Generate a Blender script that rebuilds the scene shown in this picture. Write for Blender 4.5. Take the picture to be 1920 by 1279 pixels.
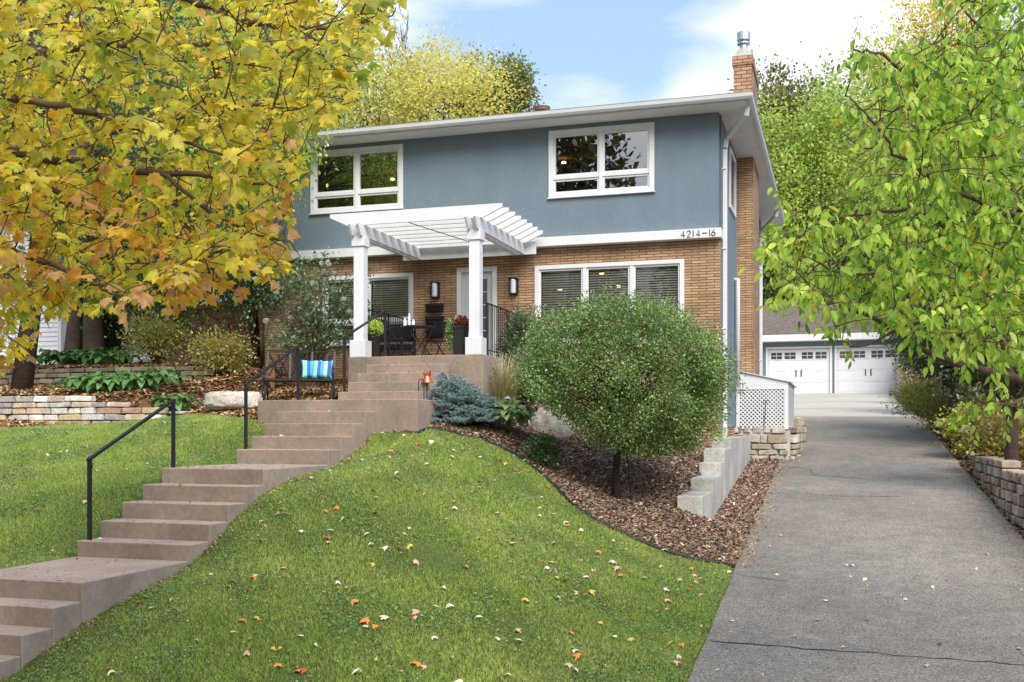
import bpy, bmesh, math, random
import numpy as np
from mathutils import Vector, Matrix, noise
random.seed(7); rng = np.random.default_rng(7)
for o in list(bpy.data.objects): bpy.data.objects.remove(o)
S = bpy.context.scene
COL = S.collection
R = math.radians
# ------------------------------------------------------------------ camera
ANG = R(17.24); CA, SA = math.cos(ANG), math.sin(ANG)
FPX, CX, HY = 1976.0, 960.0, 805.0          # focal length, centre and horizon in photo pixels
cam = bpy.data.cameras.new('camera'); camo = bpy.data.objects.new('camera', cam); COL.objects.link(camo)
cam.lens = FPX / 1920 * 36; cam.sensor_width = 36
cam.shift_y = (HY - 639.5) / 1920
cam.clip_start = .1; cam.clip_end = 2000
camo.location = (0, 0, 0); camo.rotation_euler = (R(90), 0, ANG)
S.camera = camo
# ------------------------------------------------------------------ light
SUN_EL, SUN_AZ = R(42), R(146)              # azimuth clockwise from +Y: from the right, a little behind the camera
S.view_settings.view_transform = 'Standard'; S.view_settings.look = 'None'
S.view_settings.gamma = 1; S.view_settings.exposure = 1.5
w = bpy.data.worlds.new('World'); S.world = w; w.use_nodes = True
nt = w.node_tree; nt.nodes.clear()
def N(t, **k):
    n = nt.nodes.new(t)
    for a, b in k.items(): setattr(n, a, b)
    return n
out = N('ShaderNodeOutputWorld'); bg = N('ShaderNodeBackground')
sky = N('ShaderNodeTexSky', sky_type='NISHITA', sun_disc=False)
sky.sun_elevation = SUN_EL; sky.sun_rotation = SUN_AZ; sky.air_density = 1.0; sky.dust_density = 1.2; sky.ozone_density = 1.2
tc = N('ShaderNodeTexCoord')
mp = N('ShaderNodeMapping'); mp.inputs['Scale'].default_value = (1.5, 1.5, 4.6); mp.inputs['Location'].default_value = (.45, .2, .38)
nz = N('ShaderNodeTexNoise'); nz.inputs['Scale'].default_value = 1.5; nz.inputs['Detail'].default_value = 7; nz.inputs['Roughness'].default_value = .5
cr = N('ShaderNodeValToRGB'); cr.color_ramp.elements[0].position = .46; cr.color_ramp.elements[1].position = .66
mx = N('ShaderNodeMix', data_type='RGBA'); mx.inputs[7].default_value = (4.2, 4.25, 4.4, 1)
pale = N('ShaderNodeMix', data_type='RGBA'); pale.inputs[0].default_value = .6; pale.inputs[7].default_value = (1.75, 2.45, 3.75, 1)
L = nt.links.new
L(tc.outputs['Generated'], mp.inputs[0]); L(mp.outputs[0], nz.inputs[0])
# cloud banks as soft noisy patches; last two unseen, added for overhead and frontal fill
def vdir(px, py):
    u = (px - CX) / FPX; v = (HY - py) / FPX; return Vector((u * CA - SA, CA + u * SA, v)).normalized()
acc = nz.outputs[0]
for px, py, rad, amt in ((1500, 60, .13, .26), (1680, 40, .16, .34), (1290, 175, .055, .26), (1120, 190, .06, .12), (620, 130, .12, .34), (1400, 300, .1, .2), (900, -1900, .62, .5), (None, None, 1.0, .5)):
    vm = N('ShaderNodeVectorMath', operation='DISTANCE'); vm.inputs[1].default_value = vdir(px, py) if px else Vector((.15, -.85, .5)).normalized(); L(tc.outputs['Generated'], vm.inputs[0])
    mr = N('ShaderNodeMapRange', interpolation_type='SMOOTHSTEP'); mr.inputs[1].default_value = 0; mr.inputs[2].default_value = rad; mr.inputs[3].default_value = amt; mr.inputs[4].default_value = 0; L(vm.outputs['Value'], mr.inputs[0])
    ad = N('ShaderNodeMath', operation='ADD'); L(acc, ad.inputs[0]); L(mr.outputs[0], ad.inputs[1]); acc = ad.outputs[0]
L(acc, cr.inputs[0]); cr.color_ramp.elements[0].position = .52; cr.color_ramp.elements[1].position = .80
nz.inputs['Scale'].default_value = 2.6; nz.inputs['Roughness'].default_value = .55
L(cr.outputs[0], mx.inputs[0]); L(sky.outputs[0], pale.inputs[6]); L(pale.outputs[2], mx.inputs[6])
L(mx.outputs[2], bg.inputs[0]); bg.inputs[1].default_value = .10; L(bg.outputs[0], out.inputs[0])
sl = bpy.data.lights.new('sun', 'SUN'); sl.energy = 1.6; sl.angle = R(38); sl.color = (1, .95, .87)
so = bpy.data.objects.new('sun', sl); COL.objects.link(so)
sd = Vector((math.sin(SUN_AZ) * math.cos(SUN_EL), math.cos(SUN_AZ) * math.cos(SUN_EL), math.sin(SUN_EL)))
so.rotation_euler = sd.to_track_quat('Z', 'Y').to_euler(); so.location = sd * 60
S.cycles.transparent_max_bounces = 12; S.cycles.max_bounces = 7
# ------------------------------------------------------------------ helpers
def pix(px, py, X=None, Y=None, Z=None, D=None):
    """world point seen at photo pixel (px,py) on the plane X=, Y=, Z= or at depth D"""
    u = (px - CX) / FPX; v = (HY - py) / FPX
    dx, dy, dz = u * CA - SA, CA + u * SA, v
    if D is None:
        D = X / dx if X is not None else Y / dy if Y is not None else Z / dz
    return Vector((D * dx, D * dy, D * dz))
def proj(P):
    P = np.asarray(P, float)
    d = -P[..., 0] * SA + P[..., 1] * CA; r = P[..., 0] * CA + P[..., 1] * SA
    d = np.where(np.abs(d) < 1e-3, 1e-3, d)
    return CX + FPX * r / d, HY - FPX * P[..., 2] / d, d
def lin(r, g, b):
    f = lambda c: (c / 255 / 12.92) if c / 255 <= .04045 else ((c / 255 + .055) / 1.055) ** 2.4
    return (f(r), f(g), f(b), 1)
def tag(o, label=None, cat=None, group=None, kind=None):
    if label: o['label'] = label
    if cat: o['category'] = cat
    if group: o['group'] = group
    if kind: o['kind'] = kind
    return o
def root(name, loc, label, cat, group=None):
    o = bpy.data.objects.new(name, None); COL.objects.link(o); o.location = loc; o.empty_display_size = .2
    return tag(o, label, cat, group)
def origin(p):
    v = Vector((0, 0, 0))
    while p is not None: v = v + Vector(p.location); p = p.parent
    return v
def dup(o, parent=None):
    c = o.copy(); COL.objects.link(c); c.parent = parent
    for ch in list(o.children): dup(ch, c)
    return c
class MB:
    """collects shapes (world coordinates) and links them as one mesh object"""
    def __init__(s): s.v = []; s.f = []; s.c = []; s.col = None
    def add(s, vs, fs):
        b = len(s.v); s.v += [tuple(p) for p in vs]; s.f += [tuple(i + b for i in f) for f in fs]
        s.c += [s.col or (1, 1, 1, 1)] * len(vs); return s
    def box(s, a, b):
        x0, y0, z0 = a; x1, y1, z1 = b
        return s.add([(x0, y0, z0), (x1, y0, z0), (x1, y1, z0), (x0, y1, z0), (x0, y0, z1), (x1, y0, z1), (x1, y1, z1), (x0, y1, z1)],
                     [(0, 3, 2, 1), (4, 5, 6, 7), (0, 1, 5, 4), (1, 2, 6, 5), (2, 3, 7, 6), (3, 0, 4, 7)])
    def bar(s, p, q, w=.04, h=None, up=(0, 0, 1)):
        p = Vector(p); q = Vector(q); h = h or w; d = (q - p).normalized(); u = Vector(up)
        if abs(d.dot(u)) > .98: u = Vector((0, 1, 0))
        a = d.cross(u).normalized() * w / 2; b = a.cross(d).normalized() * h / 2
        vs = [e + i * a + j * b for e in (p, q) for i, j in ((-1, -1), (1, -1), (1, 1), (-1, 1))]
        return s.add(vs, [(0, 1, 2, 3), (7, 6, 5, 4), (0, 4, 5, 1), (1, 5, 6, 2), (2, 6, 7, 3), (3, 7, 4, 0)])
    def tube(s, pts, rad, n=8, cap=True):
        pts = [Vector(p) for p in pts]; m = len(pts)
        rad = [rad] * m if not hasattr(rad, '__len__') else rad
        vs = []; fs = []; ref = None
        for i in range(m):
            d = (pts[min(i + 1, m - 1)] - pts[max(i - 1, 0)])
            d = d.normalized() if d.length > 1e-9 else Vector((0, 0, 1))
            if ref is None: ref = d.orthogonal().normalized()
            ref = (ref - d * ref.dot(d)); ref = ref.normalized() if ref.length > 1e-6 else d.orthogonal().normalized()
            b = d.cross(ref)
            vs += [pts[i] + (ref * math.cos(2 * math.pi * k / n) + b * math.sin(2 * math.pi * k / n)) * rad[i] for k in range(n)]
        for i in range(m - 1):
            for k in range(n):
                k2 = (k + 1) % n; fs.append((i * n + k, i * n + k2, (i + 1) * n + k2, (i + 1) * n + k))
        if cap: fs += [tuple(range(n - 1, -1, -1)), tuple(range((m - 1) * n, m * n))]
        return s.add(vs, fs)
    def lathe(s, c, prof, n=20):
        c = Vector(c); vs = []; fs = []
        for r, z in prof: vs += [c + Vector((r * math.cos(2 * math.pi * k / n), r * math.sin(2 * math.pi * k / n), z)) for k in range(n)]
        for i in range(len(prof) - 1):
            for k in range(n):
                k2 = (k + 1) % n; fs.append((i * n + k, i * n + k2, (i + 1) * n + k2, (i + 1) * n + k))
        fs += [tuple(range(n - 1, -1, -1)), tuple(range((len(prof) - 1) * n, len(prof) * n))]
        return s.add(vs, fs)
    def prism(s, poly, axis, a, b):
        """poly of 2D points extruded along axis from a to b. axis x: poly=(y,z); y: (x,z); z: (x,y)"""
        def mk(p, t): return {'x': (t, p[0], p[1]), 'y': (p[0], t, p[1]), 'z': (p[0], p[1], t)}[axis]
        n = len(poly); vs = [mk(p, a) for p in poly] + [mk(p, b) for p in poly]
        fs = [tuple(range(n - 1, -1, -1)), tuple(range(n, 2 * n))] + [(i, (i + 1) % n, n + (i + 1) % n, n + i) for i in range(n)]
        return s.add(vs, fs)
    def stone(s, c, sz, col=None, rough=.12, axis='x'):
        s.col = col or s.col; c = Vector(c); hx, hy, hz = [d / 2 for d in sz]; vs = []
        for z in (-1, 1):
            for (x, y) in ((-1, -1), (0, -1.04), (1, -1), (1.03, 0), (1, 1), (0, 1), (-1, 1), (-1.03, 0)):
                j = lambda: 1 - random.random() * rough
                vs.append(c + Vector((x * hx * j(), y * hy * j(), z * hz * (1 - random.random() * rough * .8))))
        fs = [tuple(range(7, -1, -1)), tuple(range(8, 16))] + [(i, (i + 1) % 8, 8 + (i + 1) % 8, 8 + i) for i in range(8)]
        return s.add(vs, fs)
    def build(s, name, mat, parent=None, smooth=False, bevel=0, loc=None, colors=False, seg=2):
        me = bpy.data.meshes.new(name); o = bpy.data.objects.new(name, me); COL.objects.link(o)
        og = origin(parent) if parent is not None else Vector(loc or (0, 0, 0))
        me.from_pydata([(a - og.x, b - og.y, c - og.z) for a, b, c in s.v], [], s.f)
        bm = bmesh.new(); bm.from_mesh(me); bmesh.ops.recalc_face_normals(bm, faces=bm.faces[:]); bm.to_mesh(me); bm.free()
        if colors:
            at = me.color_attributes.new('col', 'FLOAT_COLOR', 'POINT'); at.data.foreach_set('color', np.array(s.c, dtype=np.float32).ravel())
        me.materials.append(mat)
        if parent is not None: o.parent = parent
        else: o.location = og
        if smooth: me.polygons.foreach_set('use_smooth', [True] * len(me.polygons))
        if bevel:
            m = o.modifiers.new('bevel', 'BEVEL'); m.width = bevel; m.segments = seg; m.limit_method = 'ANGLE'; m.angle_limit = R(40)
        me.update(); return o
def fastmesh(name, V, F, mat, cols=None, parent=None, loc=(0, 0, 0), nper=3):
    """V (n,3) float, F (m,k) int with k = 3 or 4"""
    me = bpy.data.meshes.new(name); o = bpy.data.objects.new(name, me); COL.objects.link(o)
    og = np.array(origin(parent) if parent is not None else loc)
    V = np.asarray(V, np.float32) - og.astype(np.float32); F = np.asarray(F, np.int32); k = F.shape[1]
    me.vertices.add(len(V)); me.vertices.foreach_set('co', V.ravel())
    me.loops.add(F.size); me.loops.foreach_set('vertex_index', F.ravel())
    me.polygons.add(len(F)); me.polygons.foreach_set('loop_start', np.arange(0, F.size, k, dtype=np.int32))
    me.update(calc_edges=True)
    if cols is not None:
        at = me.color_attributes.new('col', 'FLOAT_COLOR', 'POINT')
        c = np.ones((len(V), 4), np.float32); c[:, :3] = cols; at.data.foreach_set('color', c.ravel())
    me.materials.append(mat)
    if parent is not None: o.parent = parent
    else: o.location = og.tolist()
    return o
def nrm(a): return a / np.maximum(np.linalg.norm(a, axis=-1, keepdims=True), 1e-9)
def leaf_arrays(tv, tf, pos, tip, nor, size, col):
    """instances of a template (x across, y along the tip, z normal) baked to arrays"""
    pos = np.asarray(pos, float); n = len(pos); t = nrm(tip); s = nrm(np.cross(t, nor)); m = np.cross(s, t)
    tv = np.asarray(tv, float); size = np.broadcast_to(np.asarray(size, float), (n,))
    V = pos[:, None, :] + size[:, None, None] * (tv[None, :, 0:1] * s[:, None, :] + tv[None, :, 1:2] * t[:, None, :] + tv[None, :, 2:3] * m[:, None, :])
    F = np.asarray(tf)[None] + (np.arange(n) * len(tv))[:, None, None]
    C = np.repeat(np.asarray(col), len(tv), axis=0)
    return V.reshape(-1, 3), F.reshape(-1, np.asarray(tf).shape[1]), C
DIAMOND = ([(0, 0, 0), (.3, .42, -.06), (0, 1, -.05), (-.3, .42, -.06), (0, .45, .05)], [(0, 1, 4), (1, 2, 4), (2, 3, 4), (3, 0, 4)])
QUAD = ([(0, 0, 0), (.32, .45, -.05), (0, 1, 0), (-.32, .45, -.05)], [(0, 1, 2), (0, 2, 3)])
OVATE = ([(0, 0, 0), (.11, .1, .05), (.195, .3, .07), (.20, .5, .05), (.12, .75, 0), (0, 1, -.1), (-.12, .75, 0), (-.20, .5, .05), (-.195, .3, .07), (-.11, .1, .05), (0, .3, 0), (0, .65, -.02)],
         [(0, 1, 10), (1, 2, 10), (2, 3, 10), (3, 11, 10), (3, 4, 11), (4, 5, 11), (5, 6, 11), (6, 7, 11), (7, 10, 11), (7, 8, 10), (8, 9, 10), (9, 0, 10)])
_h = [(.02, .0), (.20, -.10), (.17, .02), (.36, .0), (.47, .12), (.40, .20), (.60, .36), (.53, .38), (.57, .52), (.40, .47), (.27, .46), (.29, .64), (.18, .66), (.12, .82)]
_o = _h + [(0, 1.0)] + [(-x, y) for x, y in reversed(_h)]
MAPLE = ([(x, y - .0, -.16 * (x * x) * 3 - .12 * max(0, y - .4) ** 2 * 2) for x, y in _o] + [(0, .28, .03)], [(i, (i + 1) % len(_o), len(_o)) for i in range(len(_o))])
def pal(colors, n, w=None, jit=.12):
    colors = np.array([c[:3] for c in colors]); i = rng.choice(len(colors), n, p=w)
    c = colors[i] * (1 + rng.normal(0, jit, (n, 1))) * (1 + rng.normal(0, jit * .4, (n, 3)))
    return np.clip(c, .003, .95)
# ------------------------------------------------------------------ materials
def mat(name, col=(.5, .5, .5, 1), rough=.6, metal=0, spec=.4, nscale=0, namt=.12, bump=0, bscale=60, attr=False, fine=0, streak=0):
    m = bpy.data.materials.new(name); m.use_nodes = True; t = m.node_tree; b = t.nodes['Principled BSDF']
    b.inputs['Base Color'].default_value = col; b.inputs['Roughness'].default_value = rough; b.inputs['Metallic'].default_value = metal
    b.inputs['Specular IOR Level'].default_value = spec
    src = None
    tc = t.nodes.new('ShaderNodeTexCoord')
    if attr:
        a = t.nodes.new('ShaderNodeAttribute'); a.attribute_name = 'col'; src = a.outputs['Color']
    if nscale:
        last = src
        for sc, am in ((nscale, namt), (nscale * 9, namt * .7), (fine, namt * 1.4)):
            if not sc: continue
            n = t.nodes.new('ShaderNodeTexNoise'); n.inputs['Scale'].default_value = sc; n.inputs['Detail'].default_value = 6
            t.links.new(tc.outputs['Object'], n.inputs[0])
            r = t.nodes.new('ShaderNodeMapRange'); r.inputs[1].default_value = .25; r.inputs[2].default_value = .75
            r.inputs[3].default_value = 1 - am * 2; r.inputs[4].default_value = 1 + am * 2
            t.links.new(n.outputs[0], r.inputs[0])
            k = t.nodes.new('ShaderNodeMix'); k.data_type = 'RGBA'; k.blend_type = 'MULTIPLY'; k.inputs[0].default_value = 1
            if last is None: k.inputs[6].default_value = col
            else: t.links.new(last, k.inputs[6])
            t.links.new(r.outputs[0], k.inputs[7]); last = k.outputs[2]
        if streak:
            mp_ = t.nodes.new('ShaderNodeMapping'); mp_.inputs['Scale'].default_value = (6, 6, .35); n = t.nodes.new('ShaderNodeTexNoise'); n.inputs['Scale'].default_value = 1; n.inputs['Detail'].default_value = 5
            t.links.new(tc.outputs['Object'], mp_.inputs[0]); t.links.new(mp_.outputs[0], n.inputs[0])
            r = t.nodes.new('ShaderNodeMapRange'); r.inputs[1].default_value = .35; r.inputs[2].default_value = .65; r.inputs[3].default_value = 1 - streak; r.inputs[4].default_value = 1 + streak; t.links.new(n.outputs[0], r.inputs[0])
            k = t.nodes.new('ShaderNodeMix'); k.data_type = 'RGBA'; k.blend_type = 'MULTIPLY'; k.inputs[0].default_value = 1; t.links.new(last, k.inputs[6]); t.links.new(r.outputs[0], k.inputs[7]); last = k.outputs[2]
        src = last
    if src is not None: t.links.new(src, b.inputs['Base Color'])
    if bump:
        n = t.nodes.new('ShaderNodeTexNoise'); n.inputs['Scale'].default_value = bscale; n.inputs['Detail'].default_value = 5
        t.links.new(tc.outputs['Object'], n.inputs[0])
        bp = t.nodes.new('ShaderNodeBump'); bp.inputs['Strength'].default_value = bump; bp.inputs['Distance'].default_value = .02
        t.links.new(n.outputs[0], bp.inputs['Height']); t.links.new(bp.outputs[0], b.inputs['Normal'])
    m['b'] = 1
    return m
def leafmat(name, trans=.48, gloss=.08, rough=.45):
    m = bpy.data.materials.new(name); m.use_nodes = True; t = m.node_tree; t.nodes.clear()
    o = t.nodes.new('ShaderNodeOutputMaterial'); a = t.nodes.new('ShaderNodeAttribute'); a.attribute_name = 'col'
    d = t.nodes.new('ShaderNodeBsdfDiffuse'); tr = t.nodes.new('ShaderNodeBsdfTranslucent'); g = t.nodes.new('ShaderNodeBsdfGlossy'); g.inputs['Roughness'].default_value = rough
    tc = t.nodes.new('ShaderNodeTexCoord'); n = t.nodes.new('ShaderNodeTexNoise'); n.inputs['Scale'].default_value = 25; n.inputs['Detail'].default_value = 3
    r = t.nodes.new('ShaderNodeMapRange'); r.inputs[1].default_value = .3; r.inputs[2].default_value = .7; r.inputs[3].default_value = .75; r.inputs[4].default_value = 1.25
    k = t.nodes.new('ShaderNodeMix'); k.data_type = 'RGBA'; k.blend_type = 'MULTIPLY'; k.inputs[0].default_value = 1
    t.links.new(tc.outputs['Object'], n.inputs[0]); t.links.new(n.outputs[0], r.inputs[0]); t.links.new(r.outputs[0], k.inputs[7]); t.links.new(a.outputs['Color'], k.inputs[6])
    t.links.new(k.outputs[2], d.inputs[0]); t.links.new(k.outputs[2], tr.inputs[0]); g.inputs[0].default_value = (.8, .85, .9, 1)
    m1 = t.nodes.new('ShaderNodeMixShader'); m1.inputs[0].default_value = trans; m2 = t.nodes.new('ShaderNodeMixShader'); m2.inputs[0].default_value = gloss
    t.links.new(d.outputs[0], m1.inputs[1]); t.links.new(tr.outputs[0], m1.inputs[2]); t.links.new(m1.outputs[0], m2.inputs[1]); t.links.new(g.outputs[0], m2.inputs[2])
    t.links.new(m2.outputs[0], o.inputs[0]); return m
def brickmat(name, c1, c2, mortar, bw=.3, bh=.056, mort=.009):
    m = bpy.data.materials.new(name); m.use_nodes = True; t = m.node_tree; b = t.nodes['Principled BSDF']; b.inputs['Roughness'].default_value = .8
    tc = t.nodes.new('ShaderNodeNewGeometry'); sp = t.nodes.new('ShaderNodeSeparateXYZ'); ad = t.nodes.new('ShaderNodeMath'); cb = t.nodes.new('ShaderNodeCombineXYZ')
    t.links.new(tc.outputs['Position'], sp.inputs[0]); t.links.new(sp.outputs[0], ad.inputs[0]); t.links.new(sp.outputs[1], ad.inputs[1])
    t.links.new(ad.outputs[0], cb.inputs[0]); t.links.new(sp.outputs[2], cb.inputs[1])
    br = t.nodes.new('ShaderNodeTexBrick'); br.inputs['Scale'].default_value = 1; br.inputs['Brick Width'].default_value = bw; br.inputs['Row Height'].default_value = bh
    br.inputs['Mortar Size'].default_value = mort; br.inputs['Mortar Smooth'].default_value = .2; br.inputs['Bias'].default_value = 0; br.offset = .5
    br.inputs['Color1'].default_value = c1; br.inputs['Color2'].default_value = c2; br.inputs['Mortar'].default_value = mortar
    wob = t.nodes.new('ShaderNodeTexNoise'); wob.inputs['Scale'].default_value = 6
    wm = t.nodes.new('ShaderNodeVectorMath'); wm.operation = 'MULTIPLY_ADD'; wm.inputs[1].default_value = (.012, .012, 0)
    t.links.new(tc.outputs['Position'], wob.inputs[0]); t.links.new(wob.outputs['Color'], wm.inputs[0]); t.links.new(cb.outputs[0], wm.inputs[2]); t.links.new(wm.outputs[0], br.inputs[0])
    n = t.nodes.new('ShaderNodeTexNoise'); n.inputs['Scale'].default_value = 1.2; n.inputs['Detail'].default_value = 8; t.links.new(tc.outputs['Position'], n.inputs[0])
    r = t.nodes.new('ShaderNodeMapRange'); r.inputs[1].default_value = .3; r.inputs[2].default_value = .7; r.inputs[3].default_value = .72; r.inputs[4].default_value = 1.28
    k = t.nodes.new('ShaderNodeMix'); k.data_type = 'RGBA'; k.blend_type = 'MULTIPLY'; k.inputs[0].default_value = 1
    t.links.new(n.outputs[0], r.inputs[0]); t.links.new(br.outputs[0], k.inputs[6]); t.links.new(r.outputs[0], k.inputs[7]); t.links.new(k.outputs[2], b.inputs['Base Color'])
    bp = t.nodes.new('ShaderNodeBump'); bp.inputs['Strength'].default_value = .8; bp.inputs['Distance'].default_value = .008; bp.invert = True
    t.links.new(br.outputs['Fac'], bp.inputs['Height']); t.links.new(bp.outputs[0], b.inputs['Normal']); return m
M = {}
M['brick'] = brickmat('roman_brick', lin(186, 152, 116), lin(158, 124, 94), lin(104, 80, 60))
M['stack'] = brickmat('chimney_brick', lin(180, 142, 116), lin(156, 122, 98), lin(92, 68, 54), .24, .085, .01)
M['stucco'] = mat('blue_stucco', lin(116, 132, 143), .9, nscale=1.3, namt=.04, bump=.9, bscale=70, fine=90, streak=.022)
M['white'] = mat('white_paint', lin(216, 217, 219), .5, nscale=2, namt=.02, streak=.03)
M['gutter'] = mat('aluminium_gutter', lin(205, 207, 208), .45, nscale=3, namt=.03)
M['soffit'] = mat('soffit', lin(240, 240, 238), .7, nscale=3, namt=.03, bump=.2, bscale=120)
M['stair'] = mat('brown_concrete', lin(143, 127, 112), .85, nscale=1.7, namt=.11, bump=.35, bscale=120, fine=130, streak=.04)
M['tread'] = mat('pale_tread_concrete', lin(176, 155, 140), .85, nscale=1.7, namt=.09, bump=.3, bscale=120, fine=130)
M['stairside'] = mat('pale_side_concrete', lin(164, 147, 135), .85, nscale=2.2, namt=.10, bump=.35, bscale=120, fine=130)
M['conc'] = mat('grey_concrete', lin(176, 173, 166), .85, nscale=1.5, namt=.12, bump=.4, bscale=50, fine=60, streak=.12)
M['pad'] = mat('pale_concrete', lin(184, 178, 168), .85, nscale=.5, namt=.04, bump=.1, bscale=40)
M['black'] = mat('black_metal', lin(44, 43, 46), .45, metal=.3)
M['dark'] = mat('dark_resin', lin(40, 37, 38), .55)
M['mail'] = mat('dark_bronze', lin(34, 27, 26), .5, metal=.3)
M['bark'] = mat('bark', lin(92, 78, 66), .9, nscale=3, namt=.2, bump=1, bscale=25)
M['twig'] = mat('twig_bark', lin(96, 78, 62), .85, nscale=3, namt=.15)
M['darkbark'] = mat('dark_bark', lin(62, 50, 42), .9, nscale=3, namt=.2, bump=1, bscale=25)
M['chip'] = mat('chip', attr=True, rough=.9)
M['stone'] = mat('stone', attr=True, rough=.9, nscale=4, namt=.16, bump=1, bscale=16)
M['leaf'] = leafmat('leaf'); M['shinyleaf'] = leafmat('shiny_leaf', .35, .03, .5); M['maple'] = leafmat('maple_leaf', .68, .025, .6); M['cherry'] = leafmat('cherry_leaf', .62, .02, .5)
M['airy'] = leafmat('airy_leaf', .62, .02, .6); M['needle'] = leafmat('needle', .1, .04, .5); M['grass'] = leafmat('grass_blade', .35, .02, .6)
M['interior'] = mat('interior_wall', lin(120, 96, 70), .9)
M['blind'] = mat('blind_slat', lin(244, 238, 222), .6)
M['curtain'] = mat('curtain', lin(190, 190, 180), .8)
M['shingle'] = mat('roof_shingle', lin(108, 98, 92), .95, nscale=6, namt=.2, bump=.6, bscale=60, fine=40)
M['siding'] = mat('white_siding', lin(226, 228, 232), .6)
M['fence'] = mat('fence_wood', lin(188, 136, 100), .85, nscale=2, namt=.2, bump=.4, bscale=20)
M['copper'] = mat('copper', lin(206, 128, 96), .35, metal=.8)
M['chrome'] = mat('chimney_cap_metal', lin(200, 202, 206), .42, metal=.9)
M['door'] = mat('door_paint', lin(196, 198, 200), .5)
M['garage'] = mat('garage_door_paint', lin(218, 219, 224), .5)
M['garagewall'] = mat('garage_siding', lin(104, 118, 130), .8)
M['crown'] = None
def glassmat(name, refl=.2, tint=(.75, .78, .78, 1)):
    m = bpy.data.materials.new(name); m.use_nodes = True; t = m.node_tree; t.nodes.clear()
    o = t.nodes.new('ShaderNodeOutputMaterial'); tr = t.nodes.new('ShaderNodeBsdfTransparent'); tr.inputs[0].default_value = tint
    g = t.nodes.new('ShaderNodeBsdfGlossy'); g.inputs['Roughness'].default_value = .0; lw = t.nodes.new('ShaderNodeFresnel'); lw.inputs[0].default_value = 1.5
    a = t.nodes.new('ShaderNodeMath'); a.inputs[1].default_value = refl; m1 = t.nodes.new('ShaderNodeMixShader')
    t.links.new(lw.outputs[0], a.inputs[0]); t.links.new(a.outputs[0], m1.inputs[0]); t.links.new(tr.outputs[0], m1.inputs[1]); t.links.new(g.outputs[0], m1.inputs[2]); t.links.new(m1.outputs[0], o.inputs[0])
    tc = t.nodes.new('ShaderNodeTexCoord'); n = t.nodes.new('ShaderNodeTexNoise'); n.inputs['Scale'].default_value = 1.5
    bp = t.nodes.new('ShaderNodeBump'); bp.inputs['Strength'].default_value = .05; bp.inputs['Distance'].default_value = .03
    t.links.new(tc.outputs['Object'], n.inputs[0]); t.links.new(n.outputs[0], bp.inputs['Height']); t.links.new(bp.outputs[0], g.inputs['Normal'])
    return m
M['glass'] = glassmat('window_glass', .36)
M['glasslow'] = glassmat('lower_window_glass', .035)
def emis(name, col, s):
    m = bpy.data.materials.new(name); m.use_nodes = True; t = m.node_tree; t.nodes.clear()
    o = t.nodes.new('ShaderNodeOutputMaterial'); e = t.nodes.new('ShaderNodeEmission'); e.inputs[0].default_value = col; e.inputs[1].default_value = s; t.links.new(e.outputs[0], o.inputs[0]); return m
M['warm'] = emis('warm_lamp', (1, .62, .28, 1), 4)
M['frost'] = mat('frosted_glass', lin(226, 230, 238), .3)
def asphaltmat():
    m = mat('asphalt', lin(134, 127, 119), .9, nscale=.45, namt=.12, bump=.5, bscale=160, fine=0); t = m.node_tree; b = t.nodes['Principled BSDF']
    src = b.inputs['Base Color'].links[0].from_socket
    g = t.nodes.new('ShaderNodeNewGeometry')
    v = t.nodes.new('ShaderNodeTexVoronoi'); v.inputs['Scale'].default_value = 85; t.links.new(g.outputs['Position'], v.inputs[0])
    sx = t.nodes.new('ShaderNodeSeparateColor'); t.links.new(v.outputs['Color'], sx.inputs[0])
    r = t.nodes.new('ShaderNodeMapRange'); r.inputs[3].default_value = .45; r.inputs[4].default_value = 1.6; t.links.new(sx.outputs[0], r.inputs[0])
    k = t.nodes.new('ShaderNodeMix'); k.data_type = 'RGBA'; k.blend_type = 'MULTIPLY'; k.inputs[0].default_value = 1
    t.links.new(src, k.inputs[6]); t.links.new(r.outputs[0], k.inputs[7]); t.links.new(k.outputs[2], b.inputs['Base Color']); return m
M['asphalt'] = asphaltmat()
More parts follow.
